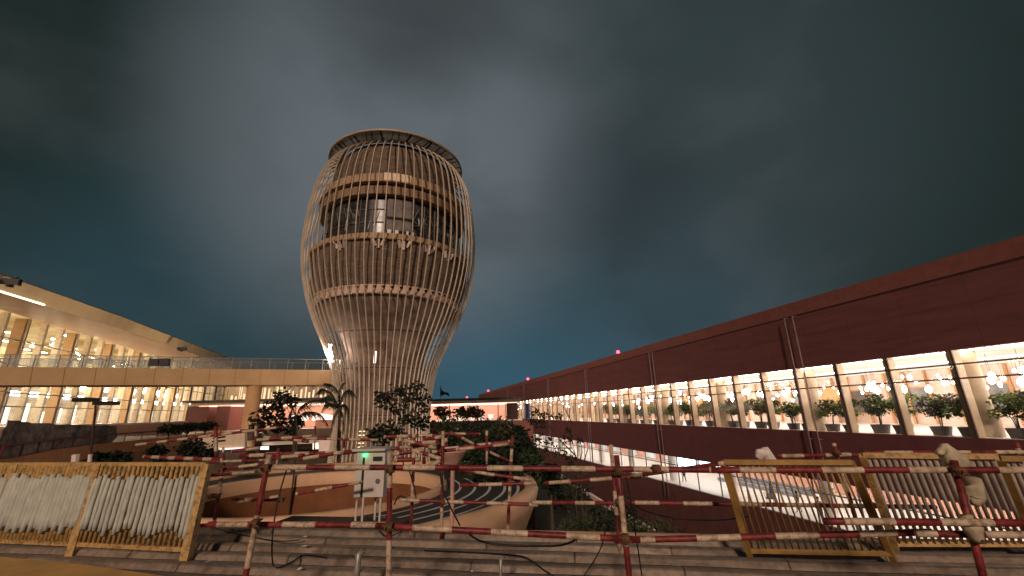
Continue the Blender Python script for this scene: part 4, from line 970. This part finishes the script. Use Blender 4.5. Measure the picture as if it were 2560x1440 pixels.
for x in (893, 909, 952, 940): 
    a = at(x, 1244, CY + (.3 if x in (893, 940) else .02)); g = MB(); g.bar(Vector((a.x, a.y, -.04)), a, .03, .03); g.build('leg', cab_m, cb)

random.seed(77)
for (px, py) in ((765, 1312), (762, 1344), (772, 1323), (760, 1368), (748, 1424), (1690, 1415), (1180, 1432), (2010, 1388), (520, 1404)):
    p = atz(px, py, .085); g = MB(); a_ = random.uniform(0, 3); w_ = random.uniform(.03, .06)
    g.add([(p.x + w_ * math.cos(a_ + q * 1.57) * random.uniform(.6, 1.2), p.y + w_ * .6 * math.sin(a_ + q * 1.57), p.z + random.uniform(0, .02)) for q in range(4)], [(0, 1, 2, 3)])
    tag(g.build('paper_scrap', mat('scrap', (.75, .70, .62), .6)), 'small pale scrap of litter lying on the corrugated deck', 'scrap', 'litter scraps on the deck')
# stub pipes, cables, cloths
for i, (x, y, lab, r_) in enumerate(((897, 1380, 'short bent galvanised pipe stub on the deck left of the centre post', .03), (1252, 1394, 'thin grey pipe stub standing on the deck right of the centre post', .016))):
    a = at(x, y, 4.6); g = MB(); pts = [Vector((a.x - .01, a.y, 0)), Vector((a.x, a.y, a.z - .02)), a + Vector((.03, .03, 0))]; g.tube(pts, r_, 8); tag(g.build('pipe_stub', steel, smooth=True), lab, 'pipe')
def cable(label, pts, r_=.009):
    P = [Vector(p) for p in pts]; out = []
    for i in range(len(P) - 1):
        p0 = P[max(i - 1, 0)]; p1 = P[i]; p2 = P[i + 1]; p3 = P[min(i + 2, len(P) - 1)]
        for k in range(6):
            t = k / 6; out.append(.5 * ((2 * p1) + (p2 - p0) * t + (2 * p0 - 5 * p1 + 4 * p2 - p3) * t * t + (-p0 + 3 * p1 - 3 * p2 + p3) * t ** 3))
    out.append(P[-1]); g = MB(); g.tube(out, r_, 6); tag(g.build('cable', black, smooth=True), label, 'cable')
D = .075
cable('black cable hanging straight down left of centre then lying across the deck', [at(716, 1175, 5.4), at(700, 1230, 5.4), at(686, 1300, 5.3), at(680, 1362, 5.2), atz(683, 1412, D), atz(700, 1418, D), atz(735, 1402, D), atz(760, 1388, D), atz(815, 1394, D)])
cable('black cable looping below the lower striped rail right of centre', [at(1168, 1330, 4.1), at(1200, 1352, 4.3), at(1262, 1363, 4.3), at(1378, 1365, 4.3), at(1420, 1358, 4.2), at(1450, 1343, 4.0)])
cable('thin black cable wandering over the deck behind the centre post', [atz(1060, 1376, D), atz(1160, 1380, D), atz(1240, 1384, D), atz(1310, 1392, D), atz(1350, 1418, D), atz(1390, 1445, D)], .007)
cable('thin cable dropping from the lower rail to the deck left of the double post', [at(1514, 1325, 4.0), at(1502, 1370, 4.4), at(1480, 1410, 4.7), at(1455, 1445, 4.7)], .006)
cable('thin cable falling right of the double post', [at(1565, 1190, 4.0), at(1582, 1280, 4.1), at(1590, 1340, 4.2), at(1605, 1440, 4.3)], .006)
cable('slack cable sagging between the double post and the right fence', [at(1560, 1250, 5.6), at(1620, 1280, 5.6), at(1700, 1297, 5.6), at(1800, 1300, 5.4), at(1880, 1290, 5.2)], .008)
cable('cable running diagonally down to the ramp wall right of the second post', [at(1100, 1170, 6.5), at(1106, 1220, 6.5), at(1125, 1265, 6.5), at(1150, 1314, 6.5)], .011)
cable('cable from the centre post down to the deck on its left', [at(1020, 1165, 6.7), at(1040, 1250, 6.6), at(1000, 1240, 6.6), at(985, 1262, 6.5)], .01)
cable('thin cable lying on the deck beside the yellow fence', [atz(540, 1322, .05), atz(600, 1336, D), atz(690, 1352, D), atz(750, 1350, D)], .007)
cable('cable trailing from the cabinet along the deck', [atz(905, 1290, .05), atz(930, 1300, .07), atz(960, 1340, D), atz(1000, 1330, D), atz(1010, 1320, D)], .007)

def drape(name, pts, rs, mm, label, cat, seed):
    random.seed(seed); g = MB(); g.tube(pts, rs, 22)
    vs = []
    for v in g.v:
        V_ = Vector(v); k = noise.noise(V_ * 9) * .035 + abs(noise.noise(Vector((V_.x * 40, V_.y * 40, V_.z * 9)))) * .03; vs.append(tuple(V_ + Vector((k, k * .6, -k))))
    g.v = vs; tag(g.build(name, mm, smooth=True), label, cat)
def resamp(pts, rs, k=5):
    o, r_ = [], []
    for i in range(len(pts) - 1):
        for j in range(k): o.append(pts[i].lerp(pts[i + 1], j / k)); r_.append(rs[i] + (rs[i + 1] - rs[i]) * j / k)
    return o + [pts[-1]], r_ + [rs[-1]]
Yb = 5.0
drape('plastic_bag', *resamp([at(1892, 1144, Yb), at(1898, 1132, Yb), at(1910, 1130, Yb), at(1926, 1150, Yb), at(1938, 1178, Yb)], [.015, .055, .07, .055, .03]), bag_m, 'crumpled whitish plastic bag tied over a post top at the leaning fence', 'plastic bag', 3)
Yc = 3.55
p_, r_ = resamp([at(2338, 1128, Yc), at(2358, 1124, Yc), at(2385, 1150, Yc), at(2420, 1190, Yc + .1), at(2440, 1240, Yc + .12), at(2436, 1262, Yc + .12)], [.02, .055, .08, .075, .055, .02])
drape('canvas_rag', p_, r_, cloth_m, 'dirty beige canvas rag draped over the dark leaning post on the right', 'cloth', 5)
p_, r_ = resamp([at(2418, 1285, 3.42), at(2425, 1310, 3.40), at(2438, 1345, 3.42)], [.03, .062, .035])
drape('cloth_knot', p_, r_, cloth_m, 'knotted dirty cloth binding the striped rails to the dark leaning post', 'cloth', 6)

# cone shaped lamp / drum by second post
P = at(1132, 1140, 11); g = MB(); g.lathe([(.02, P.z - .35), (.34, P.z + .1), (.30, P.z + .16), (.01, P.z + .16)], (P.x, P.y), 20); g.tube([(P.x, P.y, RZ + .5), (P.x, P.y, P.z - .2)], .05, 6)
tag(g.build('cone_bin', mat('cone_pink', (.5, .28, .22), .6)), 'dark topped pinkish cone shaped bin behind the striped posts', 'bin')

# ================================================================== PEOPLE in the lower hall
def person(P, face, top, legs, label, bag=None, stride=.18, seed=1):
    P = Vector(P); c, s_ = math.cos(face), math.sin(face)
    def w(x, y, z): return P + Vector((x * c - y * s_, x * s_ + y * c, z))
    t = thing('person', label, 'person', tuple(P))
    me = bpy.data.meshes.new('body'); V = []; E = []; Rr = []
    def add(x, y, z, r1, r2=None): V.append(w(x, y, z) - P); Rr.append((r1, r2 or r1)); return len(V) - 1
    pel = add(0, 0, .95, .15, .12); ch = add(0, 0, 1.25, .17, .12); nk = add(0, 0, 1.45, .07); hd_ = add(.02, 0, 1.56, .085, .095); ht = add(.02, 0, 1.68, .075, .085)
    E += [(pel, ch), (ch, nk), (nk, hd_), (hd_, ht)]
    for sd in (-1, 1):
        sh = add(0, sd * .17, 1.40, .06); el = add(-.05 * sd, sd * .24, 1.13, .045); wr = add(.10 * sd + .06, sd * .23, .90, .033); hn = add(.13 * sd + .07, sd * .22, .82, .035)
        E += [(ch, sh), (sh, el), (el, wr), (wr, hn)]
        hp = add(0, sd * .09, .88, .10); kn = add(stride * sd * .6 + .05, sd * .10, .48, .065); an = add(stride * sd, sd * .10, .09, .045); to = add(stride * sd + .16, sd * .11, .04, .04)
        E += [(pel, hp), (hp, kn), (kn, an), (an, to)]
    me.from_pydata(V, E, []); o = bpy.data.objects.new('body', me); col.objects.link(o); o.parent = t
    sk = o.modifiers.new('skin', 'SKIN'); 
    for i, sv in enumerate(me.skin_vertices[0].data): sv.radius = Rr[i]; sv.use_root = (i == 0)
    ss = o.modifiers.new('sub', 'SUBSURF'); ss.levels = 1; ss.render_levels = 1
    # colour by height inside one material
    M = bpy.data.materials.new('clothes'); M.use_nodes = True; N = M.node_tree.nodes; Lk = M.node_tree.links
    tc = N.new('ShaderNodeTexCoord'); sx = N.new('ShaderNodeSeparateXYZ'); mr = N.new('ShaderNodeMath'); mr.operation = 'DIVIDE'; mr.inputs[1].default_value = 1.8; cr = N.new('ShaderNodeValToRGB'); cr.color_ramp.interpolation = 'CONSTANT'
    e = cr.color_ramp.elements; e[0].position = 0; e[0].color = (.02, .02, .02, 1); e[1].position = .05; e[1].color = (*legs, 1)
    for p_, c_ in ((.53, top), (.82, (.35, .19, .12)), (.915, (.015, .012, .01))): x = e.new(p_); x.color = (*c_, 1)
    Lk.new(tc.outputs['Object'], sx.inputs[0]); Lk.new(sx.outputs['Z'], mr.inputs[0]); Lk.new(mr.outputs[0], cr.inputs[0]); Lk.new(cr.outputs[0], N['Principled BSDF'].inputs['Base Color'])
    me.materials.append(M)
    g = MB(); hc = w(.0, 0, 1.66); g.lathe([(.001, hc.z + .13), (.06, hc.z + .115), (.10, hc.z + .05), (.105, hc.z - .02), (.09, hc.z - .06)], (hc.x, hc.y), 14); g.build('hair', black, t, True)
    return t
def fl(px, py): return atz(px, py, ZL)
for i, (px, py, f_, tp, lg, lab) in enumerate(((1933, 1258, 2.2, (.05, .05, .07), (.04, .04, .05), 'person in dark clothes walking in the lower hall, leftmost behind the leaning fence'),
        (2000, 1282, 2.6, (.10, .08, .09), (.25, .23, .2), 'person in a dark top and pale trousers in the middle of the lower hall'),
        (2055, 1300, -2.0, (.20, .18, .18), (.04, .04, .06), 'person in a grey top nearest the right end of the lower hall'),
        (1712, 1205, 1.9, (.02, .03, .06), (.02, .02, .04), 'person in dark blue standing under the bright screen'),
        (2222, 1310, 2.4, (.12, .05, .28), (.5, .45, .42), 'person in a purple top seen between the thick grey fence bars'))):
    p = fl(px, py)
    r_ = ray(px, py); person(p, f_, tp, lg, lab, seed=i)
for i, (u, o_, f_, tp, lg, lab) in enumerate(((97, 2.6, 1.2, (.03, .04, .12), (.03, .03, .05), 'tiny person in dark blue in the far part of the upper lit storey'), (88, 3.4, -1, (.3, .25, .2), (.05, .05, .05), 'tiny person in a beige top in the far part of the upper storey'), (66.5, 3.2, 2, (.05, .05, .05), (.03, .03, .03), 'small person in black between two potted trees upstairs'), (37, 5.5, 1, (.4, .1, .1), (.05, .05, .08), 'small person in a red top behind the potted trees upstairs'))):
    person(WR(u, o_, ZF), f_, tp, lg, lab)
p = fl(1920, 1262)
g = MB(); g.box(p + Vector((.6, .4, .5)), (.4, .25, .06)); g.box(p + Vector((.6, .4, .75)), (.3, .2, .18))
for sx in (-.32, .32):
    for sy in (-.18, .18): g.tube([p + Vector((.6 + sx, .4 + sy - .03, .07)), p + Vector((.6 + sx, .4 + sy + .03, .07))], .07, 10); g.bar(p + Vector((.6 + sx, .4 + sy, .1)), p + Vector((.6 + sx, .4 + sy, .5)), .03)
g.bar(p + Vector((.2, .2, .5)), p + Vector((.1, .2, 1.0)), .03); g.bar(p + Vector((.2, .6, .5)), p + Vector((.1, .6, 1.0)), .03); g.bar(p + Vector((.1, .2, 1.0)), p + Vector((.1, .6, 1.0)), .03)
tag(g.build('luggage_trolley', mat('trolley', (.10, .10, .12), .4)), 'loaded luggage trolley beside the leftmost person in the lower hall', 'trolley')

# ================================================================== WORLD + LIGHTS
w = bpy.data.worlds.new('World'); scn.world = w; w.use_nodes = True; N = w.node_tree.nodes; Lk = w.node_tree.links
bg = N['Background']; tc = N.new('ShaderNodeTexCoord')
def dirof(px, py): return ray(px, py).normalized()
def math_(op, a, b=None):
    m_ = N.new('ShaderNodeMath'); m_.operation = op
    for i, x in enumerate((a, b)):
        if x is None: continue
        if isinstance(x, (int, float)): m_.inputs[i].default_value = x
        else: Lk.new(x, m_.inputs[i])
    return m_.outputs[0]
def blob(px, py, lo, hi, pw=1.0):          # soft patch of cloud glow around a direction of the sky
    d = dirof(px, py); vm = N.new('ShaderNodeVectorMath'); vm.operation = 'DOT_PRODUCT'; Lk.new(tc.outputs['Generated'], vm.inputs[0]); vm.inputs[1].default_value = d
    mr = N.new('ShaderNodeMapRange'); mr.interpolation_type = 'SMOOTHSTEP'; mr.inputs['From Min'].default_value = math.cos(math.radians(lo)); mr.inputs['From Max'].default_value = math.cos(math.radians(hi))
    Lk.new(vm.outputs['Value'], mr.inputs[0]); return mr.outputs[0]
def cn(scale, det, sx=(1, 1, 1), lo=.35, hi=.65, offs=(0, 0, 0)):
    mp = N.new('ShaderNodeMapping'); mp.inputs['Scale'].default_value = sx; mp.inputs['Location'].default_value = offs; Lk.new(tc.outputs['Generated'], mp.inputs[0])
    n_ = N.new('ShaderNodeTexNoise'); n_.inputs['Scale'].default_value = scale; n_.inputs['Detail'].default_value = det; n_.inputs['Roughness'].default_value = .45; n_.inputs['Distortion'].default_value = .3
    Lk.new(mp.outputs[0], n_.inputs['Vector']); mr = N.new('ShaderNodeMapRange'); mr.interpolation_type = 'SMOOTHSTEP'; mr.inputs['From Min'].default_value = lo; mr.inputs['From Max'].default_value = hi
    Lk.new(n_.outputs['Fac'], mr.inputs[0]); return mr.outputs[0]
def mixc(fac, a, b, blend='MIX'):
    m_ = N.new('ShaderNodeMix'); m_.data_type = 'RGBA'; m_.blend_type = blend
    if isinstance(fac, (int, float)): m_.inputs[0].default_value = fac
    else: Lk.new(fac, m_.inputs[0])
    for s_, x in (('A', a), ('B', b)):
        if isinstance(x, tuple): m_.inputs[s_].default_value = (*x, 1)
        else: Lk.new(x, m_.inputs[s_])
    return m_.outputs['Result']
base_c = (.0125, .0215, .0195)
c = mixc(blob(1420, 980, 36, 3), base_c, (.036, .096, .138))
c = mixc(math_('MULTIPLY', blob(500, 880, 26, 3), .5), c, (.034, .082, .106))
c = mixc(math_('MULTIPLY', blob(1650, 420, 36, 4), .8), c, (.040, .056, .062))
c = mixc(math_('MULTIPLY', blob(1010, 400, 31, 4), .95), c, (.125, .146, .163))
c = mixc(math_('MULTIPLY', blob(1040, -60, 15, 2), .55), c, (.030, .034, .035))
c = mixc(math_('MULTIPLY', blob(1540, 470, 13, 3), .35), c, (.026, .034, .040))
c = mixc(math_('MULTIPLY', cn(2.3, 6, (1, 1, 1.7), .42, .74), .42), c, (.022, .030, .031))
c = mixc(math_('MULTIPLY', cn(3.6, 7, (1, 1, 1.5), .44, .76, (3, 1, 2)), .26), c, (.085, .098, .105))
Lk.new(c, bg.inputs[0]); bg.inputs[1].default_value = 1.0

sd = bpy.data.lights.new('sun', 'SUN'); so = bpy.data.objects.new('sun', sd); col.objects.link(so)
sd.energy = 2.0; sd.angle = math.radians(6); sd.color = (1.0, .75, .58)
dv = Vector((.13, .95, -.40)); so.rotation_euler = dv.to_track_quat('-Z', 'Y').to_euler()

for (x, y, z, tx, ty, e_) in ((-45, 50.5, 8.6, -64, 55, 1100), (-51, 64, 8.0, -71, 80, 1400), (-58, 88, 7.0, -84, 112, 2200)):
    ad = bpy.data.lights.new('eave_fill_light', 'AREA'); ao = bpy.data.objects.new('eave_fill_light', ad); col.objects.link(ao)  # lamps without fixtures, added to brighten the left eave
    ad.energy = e_; ad.use_shadow = True; ad.size = 1.2; ad.color = (1, .74, .42); ao.location = (x, y, z)
    ao.rotation_euler = Vector((tx - x, ty - y, 19 - z)).to_track_quat('-Z', 'Y').to_euler()

for (x, y, z, e_) in ((-27.5, 46, -5.6, 600), (-5, 44, -5.6, 950)):
    ad = bpy.data.lights.new('tower_floodlight', 'AREA'); ao = bpy.data.objects.new('tower_floodlight', ad); col.objects.link(ao)
    ad.energy = e_; ad.size = 1.0; ad.color = (1, .84, .72); ao.location = (x, y, z)
    ao.rotation_euler = Vector((TC[0] - x, TC[1] - y, 22 - z)).to_track_quat('-Z', 'Y').to_euler()
